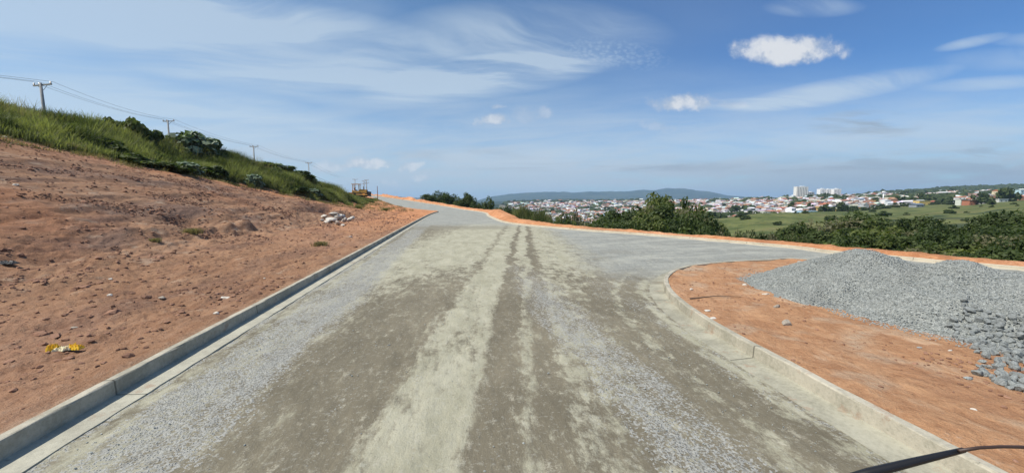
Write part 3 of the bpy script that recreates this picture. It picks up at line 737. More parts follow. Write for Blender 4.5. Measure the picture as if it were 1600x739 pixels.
def scatter_mesh(name, mat, P, S, seed, base=ICO0, squash=.6, lv=None):
    """many small stones in one mesh"""
    rs = np.random.RandomState(seed); v, f = base; n = len(P); nv = len(v)
    a = rs.rand(n) * 6.28; c, s_ = np.cos(a), np.sin(a)
    V = np.repeat(v[None], n, 0) * (1 + rs.normal(0, .16, (n, nv, 1)))
    V = V * np.stack([rs.uniform(.8, 1.4, n), rs.uniform(.6, 1., n), rs.uniform(squash * .7, squash * 1.3, n)], -1)[:, None] * S[:, None, None]
    X = V[..., 0] * c[:, None] - V[..., 1] * s_[:, None]; Y = V[..., 0] * s_[:, None] + V[..., 1] * c[:, None]
    V = np.stack([X, Y, V[..., 2]], -1) + P[:, None]
    Ff = (f[None] + (np.arange(n) * nv)[:, None, None]).reshape(-1, 3)
    me = npmesh(name, V.reshape(-1, 3), Ff, [mat]); l = rs.rand(n) if lv is None else lv
    attr_f(me, 'lv', np.repeat(l, len(f)), 'FACE'); return me
def crown_mesh(name, mat, rad, seed, nclump=26, per=150, leaf=.22, base=.0, spread=.36, flatb=.55, up=.5, aspect=1.7, norm=.54):
    """uneven crown of leaf faces gathered in clumps through an ellipsoid of radii rad, standing on z=base"""
    rs = np.random.RandomState(seed); rx, ry, rz = rad
    c = rs.normal(size=(nclump, 3)); c /= np.linalg.norm(c, axis=1)[:, None]
    c *= rs.uniform(.25, .92, (nclump, 1)) ** .6; c[:, 2] = np.where(c[:, 2] < 0, c[:, 2] * flatb, c[:, 2])
    cr = rs.uniform(.7, 1.25, nclump) * spread
    idx = rs.choice(nclump, nclump * per, p=cr ** 2 / (cr ** 2).sum())
    d = rs.normal(size=(len(idx), 3)); d /= np.linalg.norm(d, axis=1)[:, None]
    p = c[idx] + d * (cr[idx] * rs.uniform(.45, 1.08, len(idx)) ** .7)[:, None] * np.array([1, 1, .8])
    p = p * np.array([rx, ry, rz]); p[:, 2] += base + rz * (flatb * .75)
    nrm = d * .8 + rs.normal(0, .55, (len(idx), 3)) + np.array([0, 0, up]); nrm /= np.linalg.norm(nrm, axis=1)[:, None]
    a = np.cross(nrm, rs.normal(size=(len(idx), 3))); a /= np.linalg.norm(a, axis=1)[:, None]; b = np.cross(nrm, a)
    L = leaf * rs.uniform(.6, 1.4, len(idx))[:, None]
    q = np.stack([p - a * L * aspect / 2, p - b * L * .5, p + a * L * aspect / 2, p + b * L * .5], 1)
    if norm:
        zt_ = np.percentile(p[:, 2], 99.3); zb_ = max(np.percentile(p[:, 2], 1), -1); k_ = (1. - base) / (zt_ - zb_); q[..., 2] = base + (q[..., 2] - zb_) * k_
        rr_ = np.percentile(np.hypot(p[:, 0], p[:, 1]), 97); q[..., :2] *= norm / rr_
    n = len(idx); me = npmesh(name, q.reshape(-1, 3), np.arange(4 * n).reshape(n, 4), [mat])
    lv = np.clip(rs.rand(nclump)[idx] * .55 + rs.rand(n) * .45, 0, 1); attr_f(me, 'lv', lv, 'FACE'); return me
def trunk_mesh(name, H, r, seed, crown_h):
    rs = random.Random(seed); mb = MB()
    mb.tube([(0, 0, -.6), (rs.uniform(-.1, .1), rs.uniform(-.1, .1), H * .4), (rs.uniform(-.3, .3), rs.uniform(-.3, .3), H)], [r, r * .75, r * .4], 7)
    for k in range(6):
        a = k * 1.05 + rs.uniform(-.3, .3); z0 = H * rs.uniform(.45, .95)
        mb.tube([(0, 0, z0), (math.cos(a) * crown_h * .22, math.sin(a) * crown_h * .22, z0 + crown_h * .22), (math.cos(a) * crown_h * .42, math.sin(a) * crown_h * .42, z0 + crown_h * .5)], [r * .4, r * .28, r * .1], 5)
    return mb.mesh(name, [M['bark']], True)
# unit trees 1 m tall overall (crown .25-1), scaled per tree
TREE = {}
def tree_kind(key, mat, rad, base, seed, **k):
    TREE[key] = (crown_mesh('crown_' + key, mat, rad, seed, base=base, **k), trunk_mesh('trunk_' + key, base + .35, .035, seed, .5))
for i in range(5):
    tree_kind('dark%d' % i, M['leaf_dark'], (.46 + .05 * (i % 3), .46, .40), .20, 11 + i, nclump=30 + 4 * i, per=150, leaf=.034)
for i in range(4):
    tree_kind('mid%d' % i, M['leaf_mid'], (.44 + .05 * (i % 2), .42, .42), .16, 31 + i, nclump=34, per=130, leaf=.034, spread=.30)
for i in range(3):
    tree_kind('olive%d' % i, M['leaf_olive'], (.44, .42, .42), .18, 51 + i, nclump=30, per=75, leaf=.030, spread=.33)
for i in range(2):
    tree_kind('cone%d' % i, M['leaf_dark'], (.24, .24, .50), .08, 61 + i, nclump=30, per=110, leaf=.032, spread=.34)
for i in range(4):
    tree_kind('far%d' % i, M['leaf_dark'], (.55, .52, .42), .10, 71 + i, nclump=12, per=60, leaf=.10, spread=.42)
def tree(key, X, Y, Z, H, W, label, group, name='broadleaf_tree', cat='tree', rz=None):
    o = empty(name, (X, Y, Z), random.uniform(0, 6.28) if rz is None else rz)
    o.scale = (W, W, H)
    link('crown', TREE[key][0], o); link('trunk', TREE[key][1], o)
    return tag(o, label, cat, group)
def tree_px(key, px, ytop, Y, wpx, label, group, sink=0, **k):
    X, _, zt = atY(px, ytop, Y); g = hz(X, Y) - sink
    return tree(key, X, Y, g, (zt - g), max(.5, wpx / F * Y), label, group, **k)
ORD = ['first', 'second', 'third', 'fourth', 'fifth', 'sixth', 'seventh', 'eighth', 'ninth', 'tenth', 'eleventh', 'twelfth', 'thirteenth', 'fourteenth', 'fifteenth', 'sixteenth', 'seventeenth', 'eighteenth', 'nineteenth', 'twentieth', 'twenty-first', 'twenty-second', 'twenty-third', 'twenty-fourth', 'twenty-fifth', 'twenty-sixth', 'twenty-seventh', 'twenty-eighth', 'twenty-ninth', 'thirtieth', 'thirty-first', 'thirty-second', 'thirty-third', 'thirty-fourth', 'thirty-fifth', 'thirty-sixth', 'thirty-seventh', 'thirty-eighth', 'thirty-ninth', 'fortieth'] + ['forty-' + w for w in 'first second third fourth fifth sixth seventh eighth ninth'.split()] + ['fiftieth'] + ['fifty-' + w for w in 'first second third fourth fifth sixth seventh eighth ninth'.split()] + ['sixtieth'] + ['sixty-' + w for w in 'first second third fourth fifth sixth seventh eighth ninth'.split()] + ['seventieth']

# trees beyond the crest of the street, left of the mountains
G1 = 'trees behind the crest of the street'
for key, px, yt, Y, w, nm, lb in [
    ('dark0', 668, 304, 150, 26, 'broadleaf_tree', 'round dark tree at the left end of the group behind the road crest'),
    ('dark1', 686, 300, 158, 30, 'broadleaf_tree', 'tallest and widest dark tree in the left clump behind the road crest'),
    ('dark2', 700, 303, 150, 26, 'broadleaf_tree', 'dark tree right of the tallest one behind the road crest'),
    ('mid0', 714, 309, 140, 16, 'broadleaf_tree', 'small lighter green tree filling the dip between two dark clumps on the crest'),
    ('dark3', 729, 303, 125, 24, 'broadleaf_tree', 'round-topped dark tree standing alone above the kerb bend on the crest'),
    ('dark4', 743, 312, 120, 20, 'broadleaf_tree', 'low dark tree leaning against the round-topped one on the crest'),
    ('dark1', 754, 317, 115, 9, 'broadleaf_tree', 'tiny dark tree in the gap before the conical tree'),
    ('cone0', 765, 310, 105, 20, 'conifer_tree', 'dark conical tree at the end of the crest group, before the mountain')]:
    tree_px(key, px, yt, Y, w, lb, G1, name=nm)
G2 = 'bushes on the slope past the orange berm'
for i, (key, px, yt, Y, w) in enumerate([('mid1', 783, 325, 85, 22), ('dark2', 794, 322, 90, 20), ('mid3', 806, 327, 78, 20), ('mid0', 870, 341, 60, 30), ('mid2', 892, 343, 56, 30), ('dark4', 880, 337, 90, 36), ('olive1', 902, 331, 75, 24)]):
    tree_px(key, px, yt, Y, w, ['low mid-green bush right of the conical tree, nearest to it', 'small dark bush with rounded top left of the tall grass clump', 'green bush touching the left side of the tall grass clump',
        'low green bush right of the tall grass clump', 'spreading low bush just beyond the berm before the scraggy bush', 'dark low bush lower down the slope behind the berm', 'thin scraggy olive bush standing in front of the far town'][i], G2, name='bush', cat='bush')
# big group in the middle
G3 = 'trees beyond the far kerb in the middle of the view'
mid_trees = [('olive0', 925, 335, 62, 30), ('mid1', 945, 334, 56, 40), ('dark0', 968, 331, 52, 46), ('mid2', 992, 327, 58, 44), ('mid0', 1008, 336, 42, 40), ('mid3', 1032, 306, 64, 44), ('mid1', 1046, 311, 58, 40), ('dark3', 1048, 324, 44, 52),
             ('olive2', 1022, 322, 50, 40), ('mid2', 1076, 316, 54, 34), ('olive1', 1088, 325, 48, 40), ('dark1', 1074, 335, 38, 44), ('dark4', 1100, 340, 40, 36), ('olive0', 1118, 346, 42, 36), ('mid0', 1135, 352, 44, 34), ('dark2', 950, 345, 40, 40), ('dark1', 985, 345, 38, 40), ('mid3', 1020, 346, 34, 36)]
lab3 = ['thin olive tree at the left edge of the middle clump', 'rounded green tree second in the middle clump, over the orange berm', 'wide dark tree left of the yellow-green one in the middle clump', 'tree with a bulging bright crown left of the tallest one',
        'low green tree under the tallest tree, left side', 'tallest tree of the middle clump, its crown above the town roofs', 'slightly lower tree grown into the right side of the tallest tree', 'very dark broad tree in front of the tallest tree',
        'sparse olive tree in front of the tallest tree, left', 'upright tree right of the tallest, crown level with town', 'sparse olive tree right of the upright one', 'dark low tree at the foot of the sparse olive tree',
        'dark tree on the right shoulder of the middle clump', 'small olive tree where the middle clump drops to the hillside', 'last small green tree of the middle clump, before the green hill', 'dark bushy tree low behind the berm, left part of the clump',
        'dark bushy tree low behind the berm under the bulging crown', 'low tree nearest the far kerb under the tallest tree']
for (key, px, yt, Y, w), lb in zip(mid_trees, lab3): tree_px(key, px, yt + 1, Y, w * 1.75, lb, G3)
G4 = 'low scrub along the far berm'
sc = []
for i in range(13):
    px = 1112 + i * 13.5 + random.uniform(-4, 4); Y = 30 - i * .55 + random.uniform(-1, 4)
    sc.append((px, 363 + (px - 1112) * .062 + random.uniform(-5, 3), Y, random.uniform(26, 40)))
for i, (px, yt, Y, w) in enumerate(sc):
    tree_px(['dark0', 'olive1', 'dark3', 'dark2', 'olive2', 'dark4'][i % 6], px, yt, Y, w, 'low dark scrub bush along the far berm below the green hill, %s from the left' % ORD[i], G4, name='bush', cat='bush')
# wood on the right
G5 = 'trees of the dense wood behind the gravel heap'
def wood_top(px): return np.interp(px, [1215, 1240, 1270, 1300, 1335, 1380, 1420, 1450, 1490, 1520, 1560, 1620, 1700], [366, 352, 340, 341, 334, 339, 338, 344, 345, 345, 334, 331, 328])
wood = []
for row, (yo, Yb, n) in enumerate([(0, 52, 16), (13, 40, 15), (29, 30, 14), (44, 24, 12)]):
    for i in range(n):
        px = 1232 + (i + .5 * (row % 2)) * 460. / n + random.uniform(-9, 9)
        yt = float(wood_top(px)) + yo + 6 + random.uniform(-7, 7)
        if yt > 335 + (px - 1215) * .12 + 48: continue
        wood.append((px, yt, Yb * (1 - .16 * (px - 1232) / 400.) + random.uniform(-2.5, 2.5), random.uniform(60, 96), row))
keys = ['dark0', 'mid0', 'dark3', 'olive0', 'dark1', 'mid2', 'dark4', 'mid3', 'dark2', 'mid1', 'olive2', 'dark3']
rown = ['back', 'middle', 'front', 'lowest']; cnt = [0] * 4
for i, (px, yt, Y, w, row) in enumerate(wood):
    k = keys[(i * 5 + row) % 12]
    if px > 1540: k = k.replace('mid', 'dark') if k != 'mid3' else k; k = 'dark0' if k == 'dark5' else k
    col_ = {'d': 'dark green', 'm': 'mid-green', 'o': 'pale olive'}[k[0]]
    tree_px(k, px, yt, Y, w, '%s tree behind the gravel heap, %s from left in the %s row' % (col_, ORD[cnt[row]], rown[row]), G5); cnt[row] += 1

# tall grass clump at the berm
def blades(name, mat, P, Hh, seed, per=9, w=.02, lean=.35, spread=.22):
    rs = np.random.RandomState(seed); n = len(P) * per; P = np.repeat(P, per, 0); Hh = np.repeat(Hh, per) * rs.uniform(.55, 1.1, n)
    a = rs.rand(n) * 6.283; b = P + np.stack([np.cos(a), np.sin(a), 0 * a], -1) * (rs.rand(n) * spread)[:, None]
    a2 = a + rs.normal(0, .6, n); dx = np.stack([np.cos(a2), np.sin(a2), 0 * a], -1); sdv = np.stack([-np.sin(a2), np.cos(a2), 0 * a], -1)
    fa = rs.rand(n) * 3.14; sdv = np.stack([np.cos(fa), np.sin(fa), 0 * fa], -1)
    L = (Hh * lean * rs.uniform(.2, 1.5, n))[:, None]; W = (w * rs.uniform(.7, 1.4, n))[:, None]; up = np.array([0, 0, 1.])
    H1 = Hh[:, None]
    p0 = b - up * .05; p1 = b + up * H1 * .6 + dx * L * .35; p2 = b + up * H1 + dx * L
    V = np.stack([p0 - sdv * W / 2, p0 + sdv * W / 2, p1 + sdv * W * .45, p1 - sdv * W * .45, p2 + sdv * W * .12, p2 - sdv * W * .12], 1)
    f = np.array([[0, 1, 2, 3], [3, 2, 4, 5]]); Ff = (f[None] + (np.arange(n) * 6)[:, None, None]).reshape(-1, 4)
    me = npmesh(name, V.reshape(-1, 3), Ff, [mat]); l = np.clip(fbm(P[:, 0] * .30, P[:, 1] * .30, 4, seed + 5) * 1.5 + .40 + rs.normal(0, .20, n), 0, 1)
    attr_f(me, 'lv', np.repeat(l, 2), 'FACE'); return me
def heights(P): return height(P[:, 0], P[:, 1])
rs = np.random.RandomState(5)
for j, (px, yb, yt, Y, wm, lb) in enumerate([(818, 347, 322, 52, 1.7, 'tall feathery grass clump just over the berm, left one of the pair'), (842, 350, 327, 47, 2.0, 'tall bright grass clump just over the berm, right one of the pair')]):
    X, _, _z = atY(px, yb, Y); g = hz(X, Y); zt = atY(px, yt, Y)[2]
    pp = np.stack([rs.normal(0, wm * .55, 240), rs.normal(0, 1.2, 240), np.zeros(240)], -1)
    me = blades('grass_clump', M['blade'], pp, (zt - g) * np.exp(-(pp[:, 0] / wm) ** 2 * .5) * rs.uniform(.6, 1.1, 240), 8 + j, 10, .055, .2)
    tag(link('grass_clump', me, None, (X, Y, g)), lb, 'grass clump', 'tall grass clumps by the berm')

# grass on the bank
def build_bank_grass():
    rs = np.random.RandomState(3); n = 52000
    s = rs.uniform(16, 100, n); et = np.interp(s, BS, B_et); ct = np.interp(s, BS, B_ct)
    t = et + .6 - rs.rand(n) ** .9 * (et - ct + 5)
    X, Y = xy(s, t); nn = fbm(s / 3., t / 2., 4, 91)
    keep = (et - t + nn * 2.6 > .3) & ~((s > 90) & (rs.rand(n) < .5)); X, Y, s, t, et, nn = [a[keep] for a in (X, Y, s, t, et, nn)]
    P = np.stack([X, Y, height(X, Y)], -1)
    big = fbm(s / 6., t / 5., 3, 15)
    Hh = (.5 + .6 * sstep(et - t, .3, 3.) + 1.3 * big * sstep(et - t, 1, 4)) * np.interp(s, [16, 50, 70, 80, 86, 100], [1.25, 1.15, 1., .6, .25, .2])
    tag(link('tall_grass', blades('tall_grass', M['blade'], P, np.maximum(Hh, .2), 77, 7, .042, .42, .25)), 'tall green grass covering the top of the bank', None, None, 'stuff')
    # dry fringe and sparse weeds below the edge
    n = 9000; s = rs.uniform(16, 112, n); et = np.interp(s, BS, B_et); t = et + rs.rand(n) ** 1.6 * np.interp(s, [16, 50, 65, 112], [2.8, 2.2, 8, 8]); nn = fbm(s / 2.2, t / 1.2, 4, 19)
    k = nn > .10; s, t = s[k], t[k]; X, Y = xy(s, t); P = np.stack([X, Y, height(X, Y)], -1)
    tag(link('dry_grass', blades('dry_grass', M['blade_dry'], P, rs.uniform(.08, .28, len(P)), 78, 6, .025, .8, .3)), 'dry yellowish grass fringe on the upper dirt slope', None, None, 'stuff')
    # seed heads above the skyline
    n = 3500; s = rs.uniform(18, 78, n); ct = np.interp(s, BS, B_ct); t = ct + rs.uniform(-2, 4, n); X, Y = xy(s, t); P = np.stack([X, Y, height(X, Y)], -1)
    tag(link('seed_grass', blades('seed_grass', M['blade_dry'], P, rs.uniform(1.4, 2.5, n) * np.interp(s, [18, 60, 95], [1, .8, .5]), 79, 3, .022, .3, .15)), 'thin straw-coloured seed stalks sticking up along the bank crest', None, None, 'stuff')
build_bank_grass()
# shrubs on the bank
LF = crown_mesh('foliage_silver', M['leaf_silver'], (1, 1, .72), 91, nclump=26, per=34, leaf=.30, spread=.34, flatb=.4, up=1.1, aspect=1.25, norm=1.1)
LF2 = crown_mesh('foliage_round', M['leaf_mid'], (1, 1, .7), 92, nclump=26, per=90, leaf=.16, spread=.34, flatb=.4, up=.6, norm=1.1)
LF3 = crown_mesh('foliage_dark', M['leaf_dark'], (1, 1, .7), 93, nclump=24, per=90, leaf=.17, spread=.36, flatb=.4, up=.6, norm=1.1)
stemm = MB()
for k in range(7):
    a = k * .9; stemm.tube([(0, 0, -.2), (math.cos(a) * .2, math.sin(a) * .2, .35), (math.cos(a) * .55, math.sin(a) * .55, .8)], [.04, .03, .015], 5)
stemm = stemm.mesh('stem', [M['bark']])
def crest_Y(px):
    Y = np.linspace(25, 110, 340); X = (px - CX) / F * Y; return float(Y[np.argmax((height(X, Y) - CAMH) / Y)])
def shrub(px, ytop, Y, wpx, fol, label, zb=None):
    if zb is None: Y = crest_Y(px) - .5
    X, _, zt = atY(px, ytop, Y); g = hz(X, Y); o = empty('shrub', (X, Y, g), random.uniform(0, 6)); w = wpx / F * Y / 2
    o.scale = (w, w, max(.5, (zt - g))); link('foliage', fol, o); link('stem', stemm, o); tag(o, label, 'shrub', 'shrubs along the grassy bank')
shrub(165, 188, 50, 36, LF3, 'dark flat-topped shrub on the bank crest, left one of the touching pair')
shrub(195, 187, 52, 46, LF2, 'rounded green shrub on the bank crest between the two nearest poles')
shrub(222, 200, 55, 36, LF3, 'low dark shrub trailing down the crest left of the second pole')
shrub(296, 208, 58, 50, LF, 'large pale-leaved shrub beside the foot of the second pole')
shrub(318, 217, 57, 46, LF, 'pale big-leaved shrub right of the largest one, slightly lower')
shrub(342, 236, 58, 34, LF3, 'small dark shrub at the right end of the pale-leaved shrubs')
shrub(412, 254, 62, 40, LF2, 'rounded green shrub below the third pole')
shrub(433, 258, 63, 46, LF, 'broad-leaved dark shrub right of the third pole')
shrub(458, 266, 64, 50, LF3, 'dark shrub in the grass left of the fourth pole')
shrub(480, 275, 66, 34, LF, 'pale-leaved shrub under the fourth pole')
shrub(415, 296, 55, 34, LF2, 'low green shrub in the middle of the bank grass below the third pole', 1)
shrub(505, 303, 60, 30, LF2, 'bright small shrub at the lower right edge of the bank grass', 1)
shrub(70, 196, 46, 60, LF2, 'low wide bush in the grass below the nearest pole', 1)
shrub(235, 240, 44, 46, LF3, 'dark bush at the foot of the grass below the second pole', 1)

_rw = random.Random(31); _pl = ['far left below the first pole', 'left of the second pole', 'below the pale-leaved shrub', 'below the third pole', 'below the fourth pole']
_k = {}
for i in range(26):
    px = 18 + i * 19.5 + _rw.uniform(-7, 7); lo_ = np.interp(px, [0, 150, 300, 420, 520], [200, 240, 280, 303, 316]); hi_ = np.interp(px, [0, 150, 300, 420, 520], [170, 205, 240, 268, 300])
    py = hi_ + (lo_ - hi_) * _rw.uniform(.05, 1.); x, y, z = hit(px, py); w = _rw.uniform(.9, 1.9); zn = _pl[min(4, int(px / 110))]; _k[zn] = _k.get(zn, 0) + 1
    o = empty('weed_bush', (x, y, z - .1), _rw.uniform(0, 6)); o.scale = (w, w * .8, _rw.uniform(.7, 1.3)); fol = (LF2, LF3, LF2, LF3, LF)[i % 5]
    link('foliage', fol, o); link('stem', stemm, o)
    tag(o, '%s weed bush %s, %s from left there' % ({0: 'leafy green', 1: 'dark', 2: 'leafy green', 3: 'dark', 4: 'pale-leaved'}[i % 5], zn, ORD[_k[zn] - 1]), 'bush', 'weed bushes in the bank grass')

# ------------------------------------------------------------------ gravel heap and crushed rock
CONES = [(7.95, 8.7, 1.10, .50, .50), (8.62, 7.15, 1.02, .46, .5), (9.25, 5.95, .84, .35, .4), (9.6, 9.3, .6, .40, .4), (10.4, 7.2, .75, .38, .4)]
def heap_h(X, Y):
    e = 0
    w = fbm(X / 1.1, Y / 1.1, 4, 301) * .25
    for cx, cy, h, sl, rr in CONES:
        d = np.sqrt((X - cx) ** 2 + (Y - cy) ** 2 + rr * rr * .25) + w
        e = e + np.exp(9. * (h - sl * d))
    return np.log(e + 1e-9) / 9.
def build_heap():
    st_ = .028; xs = np.arange(5.6, 13.6, st_); ys = np.arange(2.6, 12.2, st_); X, Y = np.meshgrid(xs, ys)
    g = height(X, Y); h = heap_h(X, Y); rs = np.random.RandomState(4)
    n = rs.normal(0, .007, X.shape) + fbm(X / .09, Y / .09, 2, 305) * .012 + fbm(X / .6, Y / .6, 3, 306) * .035
    Z = g + .0 + h + n * sstep(h, -.03, .1); top = h > -.01
    ny, nx = X.shape; i, j = np.meshgrid(np.arange(ny - 1), np.arange(nx - 1), indexing='ij')
    Fq = np.stack([i * nx + j, i * nx + j + 1, (i + 1) * nx + j + 1, (i + 1) * nx + j], -1)
    km = top[:-1, :-1] | top[1:, :-1] | top[:-1, 1:] | top[1:, 1:]
    fr = Fq[km]; used = np.unique(fr); mp = np.full(nx * ny, -1); mp[used] = np.arange(len(used))
    Z = np.where(top, Z, g - .02); V = np.stack([X, Y, Z], -1).reshape(-1, 3)
    me = npmesh('gravel_heap', V[used], mp[fr], [M['heap']], True)
    o = link('gravel_heap', me); tag(o, 'grey twin-peaked heap of crushed gravel on the orange corner plot', 'gravel heap')
    # loose gravel on and around it
    n = 38000; X = rs.uniform(6., 11.5, n); Y = rs.uniform(3.2, 11.5, n); h = heap_h(X, Y); k = (h > -.06 - .12 * rs.rand(n)) & (rs.rand(n) < np.where(h < .08, .9, .55))
    X, Y, h = X[k], Y[k], h[k]; P = np.stack([X, Y, height(X, Y) + np.maximum(h, 0) + .006], -1)
    tag(link('loose_gravel', scatter_mesh('loose_gravel', M['stone'], P, rs.uniform(.007, .017, len(P)), 6)), 'fine grey gravel stones lying on and around the heap', None, None, 'stuff')
build_heap()
ROCKS = {k: [rock_mesh('%s_%d' % (k, i), M[k], 400 + i + 37 * len(k), (1, random.uniform(.65, .95), random.uniform(.5, .8))) for i in range(6)] for k in ('stone', 'dstone', 'pstone', 'clod', 'cstone')}
def heap_top(X, Y):
    return hz(X, Y) + max(0., float(heap_h(np.array([X]), np.array([Y]))[0]))
def build_crushed():
    rs = random.Random(12); n = 0; placed = []
    tries = 0
    while n < 290 and tries < 9000:
        tries += 1
        px = rs.uniform(1470, 1690); py = rs.uniform(484, 590)
        lim = np.interp(px, [1470, 1500, 1540, 1600, 1690], [524, 510, 498, 494, 492]); low = np.interp(px, [1470, 1500, 1540, 1600, 1690], [519, 530, 554, 572, 592])
        if not (lim < py < low): continue
        x, y = at(px, py, .3)
        for _ in range(3): x, y = at(px, py, heap_top(x, y))
        r = rs.uniform(.034, .078)
        if any((x - a) ** 2 + (y - b) ** 2 < ((r + c) * .50) ** 2 for a, b, c in placed): continue
        placed.append((x, y, r)); n += 1; z = heap_top(x, y)
        o = link('crushed_rock', rs.choice(ROCKS['cstone']), None, (x, y, z + r * .15)); o.rotation_euler = (rs.uniform(-1.2, 1.2), rs.uniform(-1.2, 1.2), rs.uniform(0, 6.28)); o.scale = (r, r * rs.uniform(.7, 1), r * rs.uniform(.8, 1.4))
        tag(o, 'angular fist-sized grey rock among the coarse rocks spilled in front of the gravel heap', 'rock', 'coarse rocks in front of the gravel heap')
build_crushed()
def stone_at(px, py, wpx, kind, label, name='stone', cat='stone', squash=1., heap=False):
    if heap:
        x, y = at(px, py, .5)
        for _ in range(12): x, y = at(px, py, heap_top(x, y))
        z = heap_top(x, y)
    else: x, y, z = hit(px, py)
    d = math.hypot(x, y); r = wpx / F * y / 2
    o = link(name, random.choice(ROCKS[kind]), None, (x, y, z - r * .1)); o.scale = (r, r * .85, r * squash); o.rotation_euler = (0, 0, random.uniform(-.5, .5)); tag(o, label, cat, 'loose stones'); return o
for a in [(1230, 507, 21, 'dstone', 'brown stone nearest the kerb on the orange corner plot', .8), (1214, 480, 14, 'dstone', 'tan stone left of the gravel heap, middle of three in a line'),
          (1197, 460, 13, 'pstone', 'flat pale stone near the left tip of the gravel heap', .5), (1262, 465, 14, 'dstone', 'flattish stone touching the lower left edge of the gravel heap', .5),
          (1206, 448, 9, 'dstone', 'small stone at the very left tip of the gravel heap'), (1512, 592, 14, 'stone', 'blue-grey stone alone on the dirt below the coarse rocks'),
          (1115, 498, 16, 'pstone', 'pale flat stone right behind the curved kerb', .4), (1105, 486, 12, 'pstone', 'small pale stone by the thin stick behind the curved kerb', .5), (1485, 548, 9, 'pstone', 'small pale stone between heap and kerb on the right', .6),
          (1436, 543, 10, 'stone', 'small grey stone in front of the middle of the gravel heap', .5), (1522, 640, 10, 'pstone', 'small tan stone low on the orange plot at right', .5), (1080, 453, 7, 'pstone', 'tiny pale stone inside the kerb nose'), (1164, 446, 8, 'pstone', 'tiny pale stone behind the gravel spot'),
          (338, 491, 34 * .3, 'pstone', 'small pale stone near the left kerb'), (352, 465, 26, 'pstone', 'flat whitish stone by the left kerb', .25), (115, 512, 12, 'dstone', 'flat brown stone above the yellow plastic', .4), (253, 467, 14, 'dstone', 'brown stone on the left verge halfway to the kerb', .5),
          (505, 383, 8, 'pstone', 'pale stone right of the small dark weed tuft', .5), (548, 371, 6, 'pstone', 'tiny pale stone near the far left kerb'), (413, 436, 5, 'pstone', 'tiny white stone by the left kerb, nearest the weed tuft'), (173, 437, 8, 'pstone', 'white stone on the rough ground at left'), (25, 291, 10, 'pstone', 'pale stone half way up the dirt slope at far left'),
          (172, 462, 9, 'pstone', 'pale stone among the clods at left'), (8, 216, 8, 'pstone', 'whitish stone at the top left edge of the dirt slope')]:
    stone_at(a[0], a[1], a[2], a[3], a[4], squash=a[5] if len(a) > 5 else .8)
stone_at(1249, 421, 10, 'dstone', 'dark stone sitting on the left shoulder of the gravel heap', heap=True)
stone_at(1571, 429, 13, 'dstone', 'brown stone on the right shoulder of the gravel heap', heap=True)
stone_at(1586, 477, 10, 'pstone', 'whitish stone on the gravel heap slope at right', heap=True)
# stick
x, y, z = hit(1078, 468); x2, y2, z2 = hit(1158, 465)
mb = MB(); mb.tube([(x, y, z + .02), ((x + x2) / 2, (y + y2) / 2 + .06, (z + z2) / 2 + .035), (x2, y2, z2 + .015)], [.012, .01, .005], 6); tag(mb.build('stick', M['bark']), 'thin dry stick lying behind the curved kerb', 'stick')
# rubble of whitish slabs on the bank foot
rs = random.Random(3)
RUB = [rock_mesh('slab_%d' % i, M['pstone'], 900 + i, (1, .7, .42), 2, .5) for i in range(4)]
for i, (px, py, w) in enumerate([(508, 338, 15), (518, 343, 17), (529, 341, 19), (538, 344, 14), (522, 335, 15), (534, 337, 16), (546, 342, 12), (512, 345, 12), (526, 348, 13), (551, 339, 10), (503, 343, 9), (536, 350, 8)]):
    x, y, z = hit(px, py + 3); r = w / F * y / 2
    o = link('concrete_chunk', RUB[i % 4], None, (x, y, z + r * .1)); o.scale = (r * 1.1, r, r); o.rotation_euler = (rs.uniform(-.5, .5), rs.uniform(-.5, .5), rs.uniform(0, 6))
    tag(o, ['leftmost large chunk', 'flat chunk at the lower left', 'largest central chunk', 'chunk right of the largest', 'upper left chunk', 'upper right chunk', 'right end chunk', 'small bottom left chunk', 'bottom middle chunk', 'farthest right small chunk', 'tiny far left chunk', 'tiny chunk rolled down at the bottom'][i] + ' of the whitish rubble at the bank foot', 'rubble', 'whitish concrete rubble')
